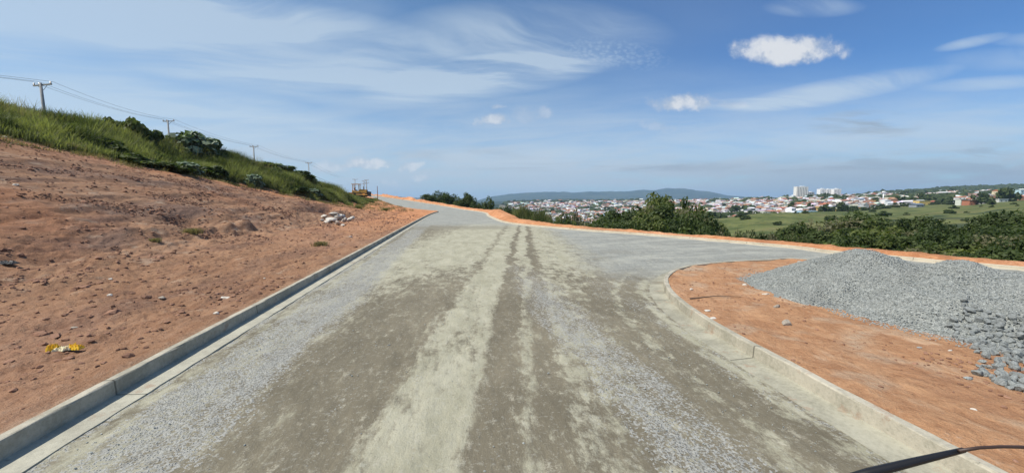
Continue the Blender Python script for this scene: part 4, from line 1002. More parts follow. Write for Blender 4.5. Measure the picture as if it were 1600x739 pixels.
# clods and small stones as ground cover
def build_clods():
    rs = np.random.RandomState(21); n = 230000
    s = 1 + 60 * rs.rand(n) ** 1.25; t = -4.1 - rs.rand(n) * 24; d = fbm(s / 4., t / 2.2, 3, 51) ; toe = np.interp(s, BS, B_toe)
    wgt = .035 + .10 * sstep(16 - s, 0, 8) * sstep(t - toe, 0, 2) + .45 * sstep(d, .0, .45) * sstep(toe + 4 - t, 0, 4) + .22 * sstep(d, .25, .5)
    k = (rs.rand(n) < wgt) & (t > np.interp(s, BS, B_et) + .4); s, t = s[k], t[k]; X, Y = xy(s, t)
    k = Y > 1.5; X, Y, t, s = X[k], Y[k], t[k], s[k]
    S = .012 + .06 * rs.rand(len(X)) ** 2.6 + .09 * (rs.rand(len(X)) < .04) * rs.rand(len(X)); S *= np.interp(np.hypot(X, Y), [3, 12, 40], [.62, .85, 1.3])
    P = np.stack([X, Y, height(X, Y) + S * .15], -1)
    tag(link('dirt_clods', scatter_mesh('dirt_clods', M['clod'], P, S, 22, ICO0, .55)), 'scattered reddish dirt clods on the cut slope', None, None, 'stuff')
    n = 12000
    X = rs.uniform(2.5, 12, n); Y = rs.uniform(1.5, 13, n); di, inI = sdf_line(X, Y, I_line), inside(X, Y, isl_poly)
    nn = fbm(X / 1.2, Y / 1.2, 3, 53); k = inI & (di > .2) & (rs.rand(n) < .07 + .6 * sstep(nn, .1, .5) + .7 * ((Y < 5) & (X > 5.0))); X, Y = X[k], Y[k]; S = .006 + .026 * rs.rand(len(X)) ** 2.5
    P = np.stack([X, Y, height(X, Y) + S * .2], -1)
    tag(link('plot_clods', scatter_mesh('plot_clods', M['clod'], P, S, 23, ICO0, .55)), 'small dirt crumbs on the corner plot', None, None, 'stuff')
    n = 16000; X = rs.uniform(-4, 6, n); Y = 1.6 + 20 * rs.rand(n) ** 1.3; inr = inside(X, Y, road_poly) & ~inside(X, Y, isl_poly); dd = np.minimum(sdf_line(X, Y, L_line), sdf_line(X, Y, I_line))
    nn = fbm(X / .9, Y / 3., 3, 54) + .5 * np.exp(-((X + SN * Y + 3.2) / .8) ** 2) + .4 * np.exp(-((X - 1.9) / .6) ** 2)
    k = inr & (dd > .3) & (rs.rand(n) < .05 + .7 * sstep(nn, .1, .6)); X, Y = X[k], Y[k]; S = (.003 + .009 * rs.rand(len(X)) ** 2.6) * np.interp(Y, [2, 20], [.9, 1.5])
    P = np.stack([X, Y, np.full(len(X), .010) + S * .1], -1)
    tag(link('road_pebbles', scatter_mesh('road_pebbles', M['stone'], P, S, 24, ICO0, .7)), 'loose grey pebbles on the road surface', None, None, 'stuff')
build_clods()
# small weed tufts
for i, (px, py, w, dr_, lb) in enumerate([(501, 384, 16, 1, 'small dark weed tuft alone on the orange verge'), (560, 326, 14, 0, 'thin green weed on the orange slope below the bulldozer'), (602, 329, 10, 0, 'tiny weed on the orange slope left of the road bend'), (300, 365, 20, 1, 'sparse weed patch in the middle of the dirt slope'), (242, 378, 12, 1, 'small weed patch low on the dirt slope'), (105, 233, 24, 1, 'yellowish grass tuft below the bank grass at upper left'), (226, 249, 12, 0, 'small green tuft on the bare edge below the bank grass')]):
    x, y, z = hit(px, py); r = w / F * y / 2; rs2 = np.random.RandomState(i)
    pp = np.stack([rs2.normal(0, r * .5, 60), rs2.normal(0, r * .5, 60), np.zeros(60)], -1)
    me = blades('weed_tuft', M['blade_dry' if dr_ else 'blade'], pp, np.full(60, r * .8), 30 + i, 8, .015, .7, .06); tag(link('weed_tuft', me, None, (x, y, z)), lb, 'weed', 'weed tufts on the dirt')

# ------------------------------------------------------------------ litter
def crumple(name, mat, L, W, H, seed, parent=None, off=(0, 0, 0), rz=0):
    rs = np.random.RandomState(seed); nu, nv = 26, 14; u, v = np.meshgrid(np.linspace(-1, 1, nu), np.linspace(-1, 1, nv), indexing='ij')
    e = np.clip(1 - np.maximum(abs(u) ** 3, abs(v) ** 3), 0, 1); hgt = H * (e ** .5) * (.45 + .8 * np.abs(fbm(u * 2.3 + seed, v * 2.1, 4, seed)) * 2)
    X = u * L / 2 * (1 + .12 * fbm(v * 2, u * 2, 2, seed + 1)); Y = v * W / 2 * (.75 + .35 * fbm(u * 1.7, v * .5, 2, seed + 2) * 2)
    c, s_ = math.cos(rz), math.sin(rz); V = np.stack([X * c - Y * s_ + off[0], X * s_ + Y * c + off[1], hgt + off[2]], -1).reshape(-1, 3)
    i, j = np.meshgrid(np.arange(nu - 1), np.arange(nv - 1), indexing='ij'); Fq = np.stack([i * nv + j, (i + 1) * nv + j, (i + 1) * nv + j + 1, i * nv + j + 1], -1).reshape(-1, 4)
    V2 = V.copy(); V2[:, 2] = off[2] - .002
    a = npmesh(name, np.vstack([V, V2]), np.vstack([Fq, Fq[:, ::-1] + len(V)]), [mat], False); return link(name, a, parent)
x, y, z = hit(100, 547); o = empty('plastic_bag', (x, y, z + .005), .12); k = y / F
tag(o, 'crumpled yellow plastic bag lying on the left verge', 'litter')
crumple('yellow_wrap', M['plastic_y'], 22 * k, 13 * k, 8 * k, 3, o, (13 * k, 3 * k, 0)); crumple('pale_wrap', M['plastic_w'], 26 * k, 14 * k, 5.5 * k, 5, o, (0, 0, 0), .2); crumple('yellow_flap', M['plastic_y'], 16 * k, 14 * k, 10 * k, 9, o, (-15 * k, 0, 0), .5)
x, y, z = hit(10, 413); tag(crumple('plastic_sheet', M['blacksheet'], 32 / F * y, 16 / F * y, 4 / F * y, 12), 'crumpled black plastic sheet on the slope foot at the left edge', 'litter').location = (x, y, z)

# ------------------------------------------------------------------ power line
def pole(px, ytop, Y, arm, label, low=True, group='power poles along the bank', arms=1, name='power_pole', lean=0.):
    X, _, zt = atY(px, ytop, Y); g = min(hz(X, Y), zt - 5) ; o = empty(name, (X, Y, g)); H = zt - g; o.rotation_euler = (0, lean, -.15)
    p = MB(); p.tube([(0, 0, -.5), (0, 0, H * .5), (0, 0, H)], [.17, .145, .11], 10); p.build('post', M['pole'], o, smooth_=True)
    for a in range(arms):
        zc = H - .15 - a * 1.2
        c = MB().box((0, .14, zc), (arm, .11, .13)); ca = c.build('crossarm', M['pole'], o)
        for x in (-arm / 2 + .1, -.38, arm / 2 - .1):
            i = MB().tube([(x, .14, zc + .05), (x, .14, zc + .12), (x, .14, zc + .16), (x, .14, zc + .22), (x, .14, zc + .28)], [.03, .08, .045, .075, .03], 8); i.build('insulator', M['porcelain'], o)
        for s_ in (-1, 1): MB().tube([(s_ * arm * .27, .14, zc - .05), (0, .16, zc - .55)], .02, 5).build('brace', M['dark'], o)
    if low:
        b = MB().box((0, -.2, H - 3.3), (.35, .12, .16)); b.build('bracket', M['dark'], o)
    tag(o, label, 'power pole', group); return (X, Y, g, H, arm)
PL = [pole(66, 130, 42, 2.4, 'nearest and tallest-looking power pole, above the grass at the left edge', lean=-.03), pole(262, 188, 68, 2.3, 'second power pole, rising behind the pale-leaved shrub'), pole(396, 228, 88, 2.2, 'third power pole, small above the bank grass'),
      pole(482, 254, 120, 2.2, 'fourth power pole, right before the grass bank ends')]
pole(554.5, 280, 175, 2.4, 'thin distant power pole left of the bulldozer cab'); pole(568.5, 282.5, 170, 2.0, 'left pole of the close pair behind the bulldozer', arms=2); pole(572.5, 281, 168, 2.0, 'right pole of the close pair behind the bulldozer', arms=2)
X, _, zt = atY(589.5, 291, 150); g = hz(X, 150); p = MB(); p.tube([(0, 0, -.3), (0, 0, 1.7), (0, 0, zt - g)], [.16, .14, .1], 8); o = p.build('survey_post', M['rust'], None, (X, 150, g)); tag(o, 'lone reddish post on the road crest right of the bulldozer', 'post')
# wires, each a thing of its own
def wire_pts(off, dz, sag):
    pts = []; nodes = [(PL[0][0] - 24, PL[0][1] - 28, PL[0][2] + .3, PL[0][3])] + [p[:4] for p in PL] + [(-76.5, 176, PL[3][2], PL[3][3] - 1.5)]
    for a, b in zip(nodes[:-1], nodes[1:]):
        for k in range(12):
            t_ = k / 12; z = (a[2] + a[3]) * (1 - t_) + (b[2] + b[3]) * t_ + dz - sag * 4 * t_ * (1 - t_); pts.append((a[0] + (b[0] - a[0]) * t_ + off, a[1] + (b[1] - a[1]) * t_, z))
    return pts
for off, dz, sag, r, lb in [(-1.1, .14, .5, .013, 'upper thin power line on the outer ends of the crossarms'), (-.38, .14, .55, .013, 'upper thin power line next to the pole tops'), (1.1, .14, .6, .013, 'upper thin power line on the inner ends of the crossarms'), (0., -3.3, .6, .030, 'thick low cable slung below the crossarms')]:
    MBo = MB().tube(wire_pts(off, dz, sag), r, 5); tag(MBo.build('power_line', M['dark']), lb, 'cable', 'power lines along the bank')

# ------------------------------------------------------------------ bulldozer
def bulldozer():
    X, Y, z = hit(571, 306.5); Y = 86.; X = (563 - CX) / F * Y; z = hz(X, Y) + .35
    o = empty('bulldozer', (X, Y, z - .05), math.radians(8))         # nose to +x
    for sy in (-1, 1):
        tr = []
        for k in range(26):
            a = 2 * math.pi * k / 26; ca = math.cos(a); tr.append(((1.25 if ca > 0 else -1.25) + ca * .45, .45 + math.sin(a) * .45))
        t_ = MB().prism(tr, sy * .75, sy * 1.25); tk = t_.build('track', M['track'], o)
        for xx in (-1.25, 1.25):
            w = MB().tube([(xx, sy * 1.26, .45), (xx, sy * 1.31, .45)], .33, 14); w.build('sprocket', M['yellow'], tk)
        for xx in (-.8, -.35, .1, .55, .95): MB().tube([(xx, sy * 1.26, .2), (xx, sy * 1.30, .2)], .14, 10).build('roller', M['dark'], tk)
    b = MB().prism([(-1.5, .75), (1.75, .75), (1.75, 1.65), (.2, 1.75), (.1, 1.35), (-1.0, 1.35), (-1.5, 1.5)], -.62, .62); b.build('body', M['yellow'], o)
    MB().box((1.77, 0, 1.2), (.05, 1.0, .75)).build('grille', M['dark'], o)
    c = MB()
    for xx in (-1.3, .05):
        for sy in (-.62, .62): c.box((xx, sy, 2.05), (.12, .12, 1.6))
    c.build('cab_frame', M['yellow'], o)
    MB().box((-.62, 0, 2.9), (1.9, 1.6, .12)).build('canopy', M['yellow'], o)
    s_ = MB().box((-.7, 0, 1.5), (.5, .55, .2)).box((-.95, 0, 1.8), (.14, .55, .55)); s_.build('seat', M['seatm'], o)
    MB().tube([(.9, .2, 1.6), (.9, .2, 2.4), (1.0, .2, 2.5)], .06, 8).build('exhaust_pipe', M['dark'], o)
    bl = [(2.15, .1), (2.35, .12), (2.28, .6), (2.38, 1.2), (2.25, 1.22), (2.12, .6)]
    MB().prism(bl, -1.6, 1.6).build('blade', M['track'], o)
    for sy in (-1, 1): MB().tube([(-.4, sy * 1.4, .5), (2.15, sy * 1.4, .4)], .09, 6).build('push_arm', M['yellow'], o)
    rp_ = MB().box((-2.0, 0, .85), (.7, .25, .3)).box((-2.35, 0, .75), (.16, 1.7, .2)); rp_.build('ripper_frame', M['yellow'], o)
    for sy in (-.6, 0, .6): MB().box((-2.4, sy, .45), (.12, .1, .8)).build('ripper_tooth', M['track'], o)
    o.scale = (.95,) * 3
    tag(o, 'yellow tracked bulldozer with open canopy parked where the bank ends', 'bulldozer')
bulldozer()

# ------------------------------------------------------------------ windscreen wiper of the vehicle the photo was taken from
def wiper():
    o = empty('windscreen_wiper', atY(1560, 702, .62))
    o.location = (0, 0, 0)
    bl = [atY(px, py, .62) for px, py in [(1300, 757), (1360, 738), (1420, 723), (1470, 711), (1506, 702.5)]]
    m1 = MB(); m1.tube(bl, [.0085, .0080, .0066, .0052, .0042], 8); m1.build('wiper_blade', M['black'], o, smooth_=True)
    rb = [(p[0], p[1] + .006, p[2] - .008) for p in bl]; MB().tube(rb[:-1], [.0035] * 4, 6).build('wiper_rubber', M['black'], o, smooth_=True)
    ar = [atY(px, py, .615) for px, py in [(1498, 704), (1530, 699), (1565, 697.3), (1600, 698), (1650, 701), (1700, 707)]]
    MB().tube(ar, [.0030, .0026, .0026, .0028, .003, .004], 8).build('wiper_arm', M['brownrub'], o, smooth_=True)
    tag(o, 'black windscreen wiper crossing the lower right corner', 'wiper')
wiper()
#PART3

# ------------------------------------------------------------------ the town
def house_parts(w, d, h, kind):
    """wall mesh, roof mesh (both around the origin)"""
    wl = MB().box((0, 0, h / 2 - 1.), (w, d, h + 2.)); rf = MB()
    if kind == 'gable':
        r = w * .5 * .42; e = .35
        vs = [(-w / 2 - e, -d / 2 - e, h + .02), (w / 2 + e, -d / 2 - e, h + .02), (w / 2 + e, d / 2 + e, h + .02), (-w / 2 - e, d / 2 + e, h + .02), (0, -d / 2 - e, h + r), (0, d / 2 + e, h + r)]
        rf.add(vs, [(0, 4, 5, 3), (1, 2, 5, 4), (0, 1, 4), (2, 3, 5), (0, 3, 2, 1)])
    elif kind == 'hip':
        r = w * .5 * .45; e = .4; k = max(0., d / 2 - w / 2)
        vs = [(-w / 2 - e, -d / 2 - e, h + .02), (w / 2 + e, -d / 2 - e, h + .02), (w / 2 + e, d / 2 + e, h + .02), (-w / 2 - e, d / 2 + e, h + .02), (0, -k, h + r), (0, k, h + r)]
        rf.add(vs, [(0, 4, 5, 3), (1, 2, 5, 4), (0, 1, 4), (2, 3, 5), (0, 3, 2, 1)])
    elif kind == 'shed':
        e = .3; vs = [(-w / 2 - e, -d / 2 - e, h + .02), (w / 2 + e, -d / 2 - e, h + .9), (w / 2 + e, d / 2 + e, h + .9), (-w / 2 - e, d / 2 + e, h + .02)]
        vs += [(x, y, z + .12) for x, y, z in vs]; rf.add(vs, [(0, 3, 2, 1), (4, 5, 6, 7), (0, 1, 5, 4), (1, 2, 6, 5), (2, 3, 7, 6), (3, 0, 4, 7)])
    else:
        rf.box((0, 0, h + .12), (w + .5, d + .5, .2)); rf.box((w * .22, -d * .2, h + .8), (1.5, 1.5, 1.2))
    return wl, rf
WALLS = [('white', (.80, .79, .76), 12), ('cream', (.62, .54, .40), 5), ('pale grey', (.46, .46, .45), 5), ('bare brick', (.36, .19, .12), 5), ('ochre', (.56, .38, .15), 2), ('light blue', (.34, .50, .60), 1.2), ('mint green', (.42, .56, .46), 1.4), ('salmon pink', (.58, .36, .28), 2.4), ('raw concrete', (.30, .29, .27), 4)]
ROOFS = [('terracotta', (.40, .17, .10), 6), ('grey fibre-cement', (.37, .37, .37), 6), ('white metal', (.78, .79, .79), 6), ('rust-brown', (.25, .13, .09), 3), ('dark grey', (.17, .175, .18), 2), ('pale beige', (.50, .44, .36), 3)]
KINDS = ['gable', 'hip', 'shed', 'flat', 'gable']
DIM = [(7, 9, 3.2), (8, 10, 3.4), (7.5, 8, 6.2), (9, 12, 6.4), (6.5, 8, 5.8), (10, 14, 5.), (8, 9, 9.)]
def town_sites():
    rs = np.random.RandomState(41); out = []
    Y = 450.
    while Y < 2450:
        row = max(11.5, Y * .0125); step = max(9.5, Y * .0112)
        xs = np.arange(-30, 1.42 * Y, step) + rs.uniform(-3, 3)
        for X in xs:
            x = X + rs.uniform(-2, 2); y = Y + rs.uniform(-4, 4) + 7 * math.sin(X / 60.); px = CX + F * x / y
            if px < 796 or px > 1660: continue
            ne, fe = town_edges(np.array([px])); 
            if y < ne[0] + rs.uniform(-8, 14) or y > fe[0]: continue
            if pn(x / 75., y / 75., 77) > .37: continue          # wooded gaps
            if rs.rand() < .08: continue
            out.append((x, y, px))
        Y += row
    P = np.array(out); z = height(P[:, 0], P[:, 1]); return P, z, rs
SITES, SZ, trs = town_sites()
order = np.argsort(SITES[:, 1])
def pick(lst): 
    w = np.array([l[2] for l in lst]); return lst[trs.choice(len(lst), p=w / w.sum())]
def zone(px, y):
    a = [(850, 'at the far left end of the town'), (900, 'behind the tall grass clump'), (960, 'by the slender white tower block'), (1030, 'left of the tallest roadside tree'), (1090, 'right of the tallest roadside tree'), (1140, 'above the start of the green hill'), (1190, 'above the crest of the green hill'),
         (1235, 'below and left of the white towers'), (1275, 'straight below the widest tower'), (1310, 'below the pair of ribbed white towers'), (1355, 'right of the white towers'), (1400, 'around the water tower'), (1450, 'near the large yellow house'), (1500, 'above the bright meadow'), (1550, 'by the round dark trees at right'), (2000, 'at the right edge of the town')]
    z = next(n for p, n in a if px < p)
    return z
TPL = {}
for ki, kd in enumerate(['gable', 'hip', 'shed', 'flat']):
    for di_, dm in enumerate(DIM): 
        wl, rf = house_parts(*dm, kd); TPL[(kd, di_)] = (wl, rf)
MESHES = {k: (v[0].mesh('wall_%s_%d' % k, [M['obj']]), v[1].mesh('roof_%s_%d' % k, [M['obj']])) for k, v in TPL.items()}
winm = MB().box((0, 0, 0), (1.2, .12, 1.1)).mesh('window', [M['glass']]); doorm = MB().box((0, 0, 0), (1., .12, 2.1)).mesh('door', [M['door']])
seen = {}
BV, BF, BC, bo = [], [], [], 0
nind = 0
for rank, i in enumerate(order):
    x, y, px = SITES[i]; z = SZ[i]; kd = KINDS[trs.randint(5)]; dj = trs.randint(7) if trs.rand() < .8 else 0
    if dj == 6 and trs.rand() < .6: dj = 1
    wn, wc, _ = pick(WALLS); rn, rc, _ = pick(ROOFS)
    jit = trs.uniform(.88, 1.1); wc = tuple(c * jit for c in wc); rc = tuple(c * trs.uniform(.85, 1.15) for c in rc); rz = math.radians(20) * math.sin(x / 160.) + (math.pi / 2 if trs.rand() < .5 else 0) + trs.uniform(-.08, .08)
    sc_ = 1. if y < 900 else y / 900. * .9 + .1
    if rank < 290:
        o = empty('house', (x, y, z), rz); o.scale = (.95,) * 3
        wl = link('wall', MESHES[(kd, dj)][0], o); wl.color = (*wc, 1); rf = link('roof', MESHES[(kd, dj)][1], o); rf.color = (*rc, 1)
        w, d, h = DIM[dj]
        if rank < 110:
            for fl in range(int(h // 3)):
                for k in (-.28, .28):
                    q = link('window', winm, o, (w * k, -d / 2 - .03, 1.6 + fl * 2.9))
            link('door', doorm, o, (0, -d / 2 - .03, 1.05))
        st_w = {3: 'one-storey', 5: 'two-storey', 6: 'two-storey', 9: 'three-storey'}[int(h)]
        lb = '%s %s house with %s roof %s' % (st_w, wn, rn, zone(px, y)); seen[lb] = seen.get(lb, 0) + 1
        tag(o, lb, 'house', 'houses of the hillside town'); nind += 1
    else:
        for mb_, c in zip(TPL[(kd, dj)], (wc, rc)):
            v = np.array(mb_.v) * sc_; cz, sz = math.cos(rz), math.sin(rz)
            BV.append(np.stack([v[:, 0] * cz - v[:, 1] * sz + x, v[:, 0] * sz + v[:, 1] * cz + y, v[:, 2] + z], -1))
            for f in mb_.f:
                BF.append([a + bo for a in (f if len(f) == 4 else (*f, f[-1]))]); BC.append(c)
            bo += len(v)
print('houses', len(SITES), nind, 'dup labels', sum(v > 1 for v in seen.values()))
BV = np.vstack(BV)
tri = bpy.data.meshes.new('town_houses'); tri.from_pydata(BV.tolist(), [], [tuple(dict.fromkeys(f)) for f in BF]); tri.materials.append(M['vcol']); tri.update()
attr_c(tri, 'fcol', BC); tag(link('town_houses', tri), 'countless small houses of the town farther up the hill', None, None, 'stuff')

# landmark buildings
def tower(pxl, pxr, ytop, Y, ytb, bays, name, label, col=(.80, .80, .77), depth=16.):
    xl, xr = (pxl - CX) / F * Y, (pxr - CX) / F * Y; zt = atY((pxl + pxr) / 2, ytop, Y)[2]; zb = min(atY(0, ytb, Y)[2], hz((xl + xr) / 2, Y)) - 4; W = xr - xl; H = zt - zb
    o = empty(name, ((xl + xr) / 2, Y, zb), 0)
    wl = MB().box((0, 0, H / 2), (W, depth, H)).build('wall', M['obj'], o); wl.color = (*col, 1)
    b = W / bays
    for k in range(bays):
        f = MB().box((-W / 2 + (k + .5) * b, -depth / 2 - .5, H / 2 - .6), (b * .45, 1.2, H - 1.2)).build('facade_bay', M['obj'], o); f.color = (col[0] * 1.08, col[1] * 1.08, col[2] * 1.08, 1)
        nfl = int(H // 3)
        wn_ = MB(); wn_.box((-W / 2 + (k + .0) * b + b * .12, -depth / 2 - .02, H / 2), (b * .2, .12, H - 4))
        for fl in range(1, nfl): wn_.box((-W / 2 + (k + .0) * b + b * .12, -depth / 2 - .05, fl * 3.0 + 1.5), (b * .26, .2, 1.5))
        wn_.build('window_column', M['glass'], o)
    MB().box((W * .1, 0, H + 1.2), (W * .3, depth * .5, 2.4)).build('roof_room', M['white'], o)
    MB().box((0, 0, H + .3), (W + .6, depth + .6, .5)).build('parapet', M['white'], o)
    tag(o, label, 'tower block', 'white tower blocks'); return o
tower(1239.5, 1257, 292, 1350, 313, 7, 'tower_block', 'widest and tallest cream-white tower block on the town skyline', (.74, .73, .66))
tower(1258, 1267, 300.5, 1370, 313, 3, 'tower_block', 'low grey unfinished tower block beside the tallest one', (.36, .37, .36))
tower(1276, 1285, 295.5, 1300, 313, 4, 'tower_block', 'left half of the ribbed white tower pair'); tower(1286, 1293, 296, 1312, 313, 3, 'tower_block', 'slightly set back white tower joined to the ribbed left one')
tower(1297, 1308, 295.5, 1300, 313, 5, 'tower_block', 'rightmost ribbed white tower block')
tower(1234, 1238, 306, 1330, 313, 2, 'tower_block', 'narrow low blue-white block left of the tallest tower', (.55, .62, .68))
tower(905.5, 909, 319, 1700, 332, 2, 'tower_block', 'slender white tower rising from the far left of the town'); tower(926, 933, 320.5, 1900, 328, 3, 'tower_block', 'low wide white block right of the slender tower'); tower(937, 947, 320, 2000, 326, 4, 'tower_block', 'long white block below the mountains, left of the middle trees')
def crane():
    Y = 1380; X, _, zt = atY(1258.5, 292, Y); zb = hz(X, Y); H = zt - zb; o = empty('tower_crane', (X, Y, zb))
    MB().box((0, 0, H / 2), (1.6, 1.6, H)).build('mast', M['dark'], o); MB().box((10, 0, H * .62), (26, 1.2, 1.4)).build('jib', M['dark'], o); MB().box((22, 0, H * .3), (1.4, 1.4, H * .62)).build('second_mast', M['dark'], o)
    MB().box((-7, 0, H * .6), (3, 1.5, 2.)).build('counterweight', M['grey'], o)
    tag(o, 'dark construction crane beside the tallest tower block', 'crane')
crane()
def water_tower():
    Y = 720; X, _, zt = atY(1381, 299, Y); zb = hz(X, Y) - 1; H = zt - zb; o = empty('water_tower', (X, Y, zb)); 
    MB().tube([(0, 0, 0), (0, 0, H * .5), (0, 0, H - 3.2)], [1.1, .9, .9], 12).build('shaft', M['white'], o, smooth_=True)
    MB().tube([(0, 0, H - 3.6), (0, 0, H - 2.2), (0, 0, H - .3), (0, 0, H)], [1., 2.6, 2.6, 2.], 14).build('tank', M['white'], o, smooth_=True)
    tag(o, 'white mushroom-shaped water tower above the right side of the town', 'water tower')
water_tower()
def big_house(px0, px1, yt, Y, depth, wc, rc, name, label, cat, roof='gable'):
    x0, x1 = (px0 - CX) / F * Y, (px1 - CX) / F * Y; zt = atY((px0 + px1) / 2, yt, Y)[2]; zb = hz((x0 + x1) / 2, Y); W = x1 - x0; H = max(3.2, zt - zb - (1.6 if roof != 'flat' else .3))
    o = empty(name, ((x0 + x1) / 2, Y, zb)); w = MB().box((0, 0, H / 2 - 1), (W, depth, H + 2)).build('wall', M['obj'], o); w.color = (*wc, 1)
    r = MB()
    if roof == 'gable':
        e = .5; r.add([(-W / 2 - e, -depth / 2 - e, H + .02), (W / 2 + e, -depth / 2 - e, H + .02), (W / 2 + e, depth / 2 + e, H + .02), (-W / 2 - e, depth / 2 + e, H + .02), (-W / 2 - e, 0, H + 1.8), (W / 2 + e, 0, H + 1.8)], [(0, 1, 5, 4), (2, 3, 4, 5), (0, 4, 3), (1, 2, 5), (0, 3, 2, 1)])
    else: r.box((0, 0, H + .15), (W + .8, depth + .8, .3))
    q = r.build('roof', M['obj'], o); q.color = (*rc, 1)
    n = max(2, int(W / 4.))
    for fl in range(max(1, int(H // 3))):
        for k in range(n): link('window', winm, o, (-W / 2 + (k + .5) * W / n, -depth / 2 - .03, 1.6 + fl * 2.9))
    tag(o, label, cat)
big_house(1247, 1272, 329.5, 480, 10, (.45, .66, .82), (.62, .76, .86), 'warehouse', 'long light-blue warehouse at the lower edge of the town below the towers', 'warehouse', 'flat')
big_house(1233, 1247, 331.5, 490, 9, (.76, .76, .74), (.70, .72, .73), 'warehouse', 'low white shed joined to the left of the light-blue warehouse', 'warehouse')
big_house(1429, 1446, 313.5, 560, 9, (.72, .52, .18), (.74, .62, .30), 'house', 'large bright yellow house above the meadow', 'house', 'flat')
big_house(1299, 1311, 311.5, 760, 14, (.72, .72, .70), (.80, .80, .80), 'warehouse', 'white barrel-like hall right below the ribbed towers', 'warehouse')
big_house(1388, 1410, 305.5, 900, 20, (.40, .48, .52), (.50, .60, .63), 'warehouse', 'long pale blue-grey warehouse right of the water tower', 'warehouse')
big_house(1463, 1480, 300, 820, 16, (.55, .52, .48), (.78, .78, .77), 'warehouse', 'white-roofed warehouse on the rise right of the yellow house', 'warehouse')
big_house(1551, 1564, 296.8, 560, 9, (.62, .54, .36), (.46, .17, .08), 'house', 'cream house with bright red-orange roof near the right edge', 'house')
big_house(1506, 1520, 313, 455, 8, (.42, .17, .10), (.40, .17, .10), 'house', 'bare red-brick house at the top of the meadow beside the round dark tree', 'house', 'flat')
big_house(1494, 1505, 311, 470, 6, (.66, .68, .58), (.55, .45, .36), 'house', 'pale green-white house with arched front left of the red-brick one', 'house', 'flat')
big_house(1570, 1581, 297.5, 540, 9, (.50, .66, .55), (.66, .70, .68), 'house', 'mint green house with white flat roof at the right', 'house', 'flat')
big_house(1583, 1600, 296.5, 520, 9, (.42, .58, .60), (.50, .62, .62), 'house', 'teal-grey house at the right edge of the photo', 'house', 'flat')
big_house(1552, 1566, 311, 440, 7, (.62, .62, .58), (.76, .77, .77), 'shed', 'low white-roofed shed between the two round dark trees', 'shed', 'flat')
big_house(1424, 1436, 318, 520, 10, (.30, .32, .34), (.16, .20, .26), 'warehouse', 'dark arched-roof hall left of the meadow', 'warehouse')

# town and hillside trees
G6 = 'dark trees between the town houses'; tt = []
for px, yb, Y, w, h, lb in [(1526, 313, 450, 26, 13, 'large round dark tree at the top of the meadow by the red-brick house'), (1574, 309, 440, 24, 15, 'large round dark tree right of the white-roofed shed'), (1316, 329, 500, 17, 12, 'broad dark tree just above the meadow right of the blue warehouse'), (1289, 329, 505, 11, 10, 'dark tree right of the light-blue warehouse'), (1265, 320, 560, 12, 11, 'dark tree above the light-blue warehouse'),
                            (1234, 314, 900, 9, 11, 'dark tree left of the tallest tower'), (1201, 313, 1000, 8, 16, 'tall dark tree on the skyline left of the towers'), (1130, 318, 900, 10, 14, 'dark conical tree above the middle of town'), (1484, 313, 560, 16, 9, 'green tree patch right of the yellow house'), (1420, 309, 760, 16, 10, 'dark tree behind the yellow house')]:
    X = (px - CX) / F * Y; z = hz(X, Y); tree('far%d' % (len(tt) % 4), X, Y, z, h, w / F * Y, lb, G6); tt.append(1)
trs2 = np.random.RandomState(8); n = 0; cands = []
while n < 60:
    px = trs2.uniform(810, 1600); ne, fe = town_edges(np.array([px])); Y = ne[0] + trs2.rand() * (min(fe[0], 1500) - ne[0]); X = (px - CX) / F * Y
    if pn(X / 75., Y / 75., 77) < .12 and trs2.rand() < .6: continue
    n += 1; cands.append((px, X, Y))
cands.sort()
for i, (px, X, Y) in enumerate(cands):
    h = trs2.uniform(7, 13) * (1 + Y / 2500.); tree('far%d' % (i % 4), X, Y, hz(X, Y), h, h * trs2.uniform(.9, 1.5), 'dark tree among the town houses, %s counted from the left' % ORD[i], G6)
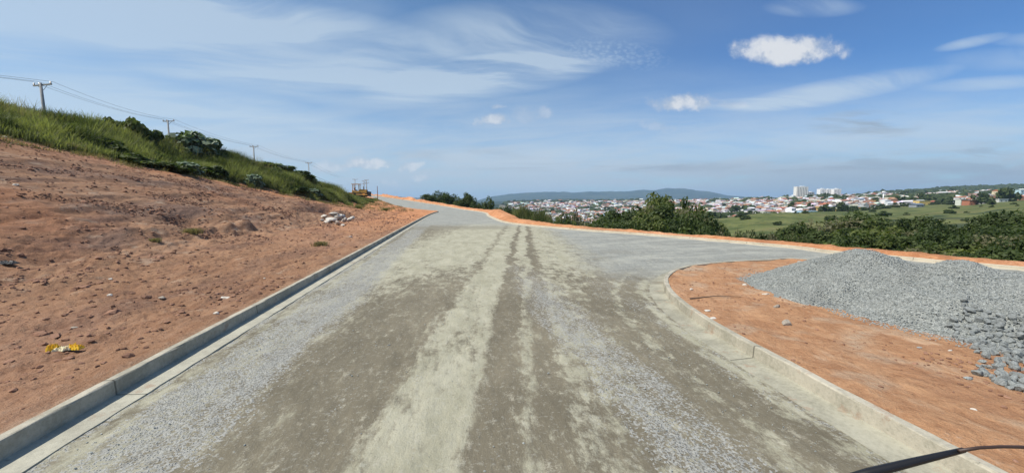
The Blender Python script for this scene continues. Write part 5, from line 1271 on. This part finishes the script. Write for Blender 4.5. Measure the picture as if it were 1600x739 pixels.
# tree belt between the hill and the town
G7 = 'trees along the lower edge of the town'; bel = []
for i in range(46):
    px = 1112 + i * 10.6 + trs2.uniform(-4, 4); ne = float(town_edges(np.array([px]))[0][0]); Y = ne - trs2.uniform(12, 40)
    if 1238 < px < 1275 or (1480 < px < 1600 and trs2.rand() < .65): continue
    bel.append((px, Y))
for i, (px, Y) in enumerate(bel):
    X = (px - CX) / F * Y; h = trs2.uniform(4.5, 9) * (1.25 if px < 1180 else .8); tree('far%d' % (i % 4), X, Y, hz(X, Y) - .5, h, h * trs2.uniform(1.2, 2.), 'tree in the belt under the lowest houses, %s from the left' % ORD[i], G7)
G8 = 'scattered bushes on the green hillside'; hb = []
while len(hb) < 24:
    px = trs2.uniform(1130, 1590); Y = trs2.uniform(210, 420)
    if Y < 420 - (px < 1250) * 60: hb.append((px, Y))
hb.sort()
for i, (px, Y) in enumerate(hb):
    X = (px - CX) / F * Y; h = trs2.uniform(1.5, 4.); tree('far%d' % (i % 4), X, Y, hz(X, Y) - .3, h, h * trs2.uniform(1.3, 2.4), 'low dark bush on the open green hillside, %s from the left' % ORD[i], G8, name='bush', cat='bush')
# woodland mass on the skyline hill and in the valley
def woodland():
    rs = np.random.RandomState(14); P = []; 
    while len(P) < 2600:
        px = rs.uniform(1290, 1680); Y = rs.uniform(1380, 2000)
        fe = float(town_edges(np.array([px]))[1][0])
        if Y > fe + 20: P.append(((px - CX) / F * Y, Y, 15.))
    while len(P) < 4300:
        px = rs.uniform(800, 1130); Y = rs.uniform(380, 900); ne = float(town_edges(np.array([px]))[0][0])
        if Y < ne - 25: P.append(((px - CX) / F * Y, Y, 7.))
    while len(P) < 5300:
        px = rs.uniform(790, 1150); Y = rs.uniform(2100, 2900); P.append(((px - CX) / F * Y, Y, 22.))
    n0 = len(P)
    while len(P) < n0 + 1500:
        Y = rs.uniform(550, 1900); px = rs.uniform(800, 1640); X = (px - CX) / F * Y; ne, fe = town_edges(np.array([px]))
        if ne[0] < Y < fe[0] and pn(X / 75., Y / 75., 77) > .34: P.append((X, Y, 8. * (1 + Y / 2000.)))
    P = np.array(P); z = height(P[:, 0], P[:, 1]); S = P[:, 2] * rs.uniform(.5, 1.1, len(P))
    me = scatter_mesh('woodland', M['leaf_dark'], np.stack([P[:, 0], P[:, 1], z + S * .3], -1), S, 15, ICO1, .7)
    v = np.zeros(len(me.vertices) * 3, np.float32); me.vertices.foreach_get('co', v); v += rs.normal(0, 1., len(v)).astype(np.float32) * .9; me.vertices.foreach_set('co', v); me.update()
    attr = me.attributes['lv']; l = np.clip(rs.rand(len(me.polygons)) * .7, 0, 1).astype(np.float32); attr.data.foreach_set('value', l)
    tag(link('woodland', me), 'dark far-off woodland on the skyline hill and in the valley', None, None, 'stuff')
woodland()
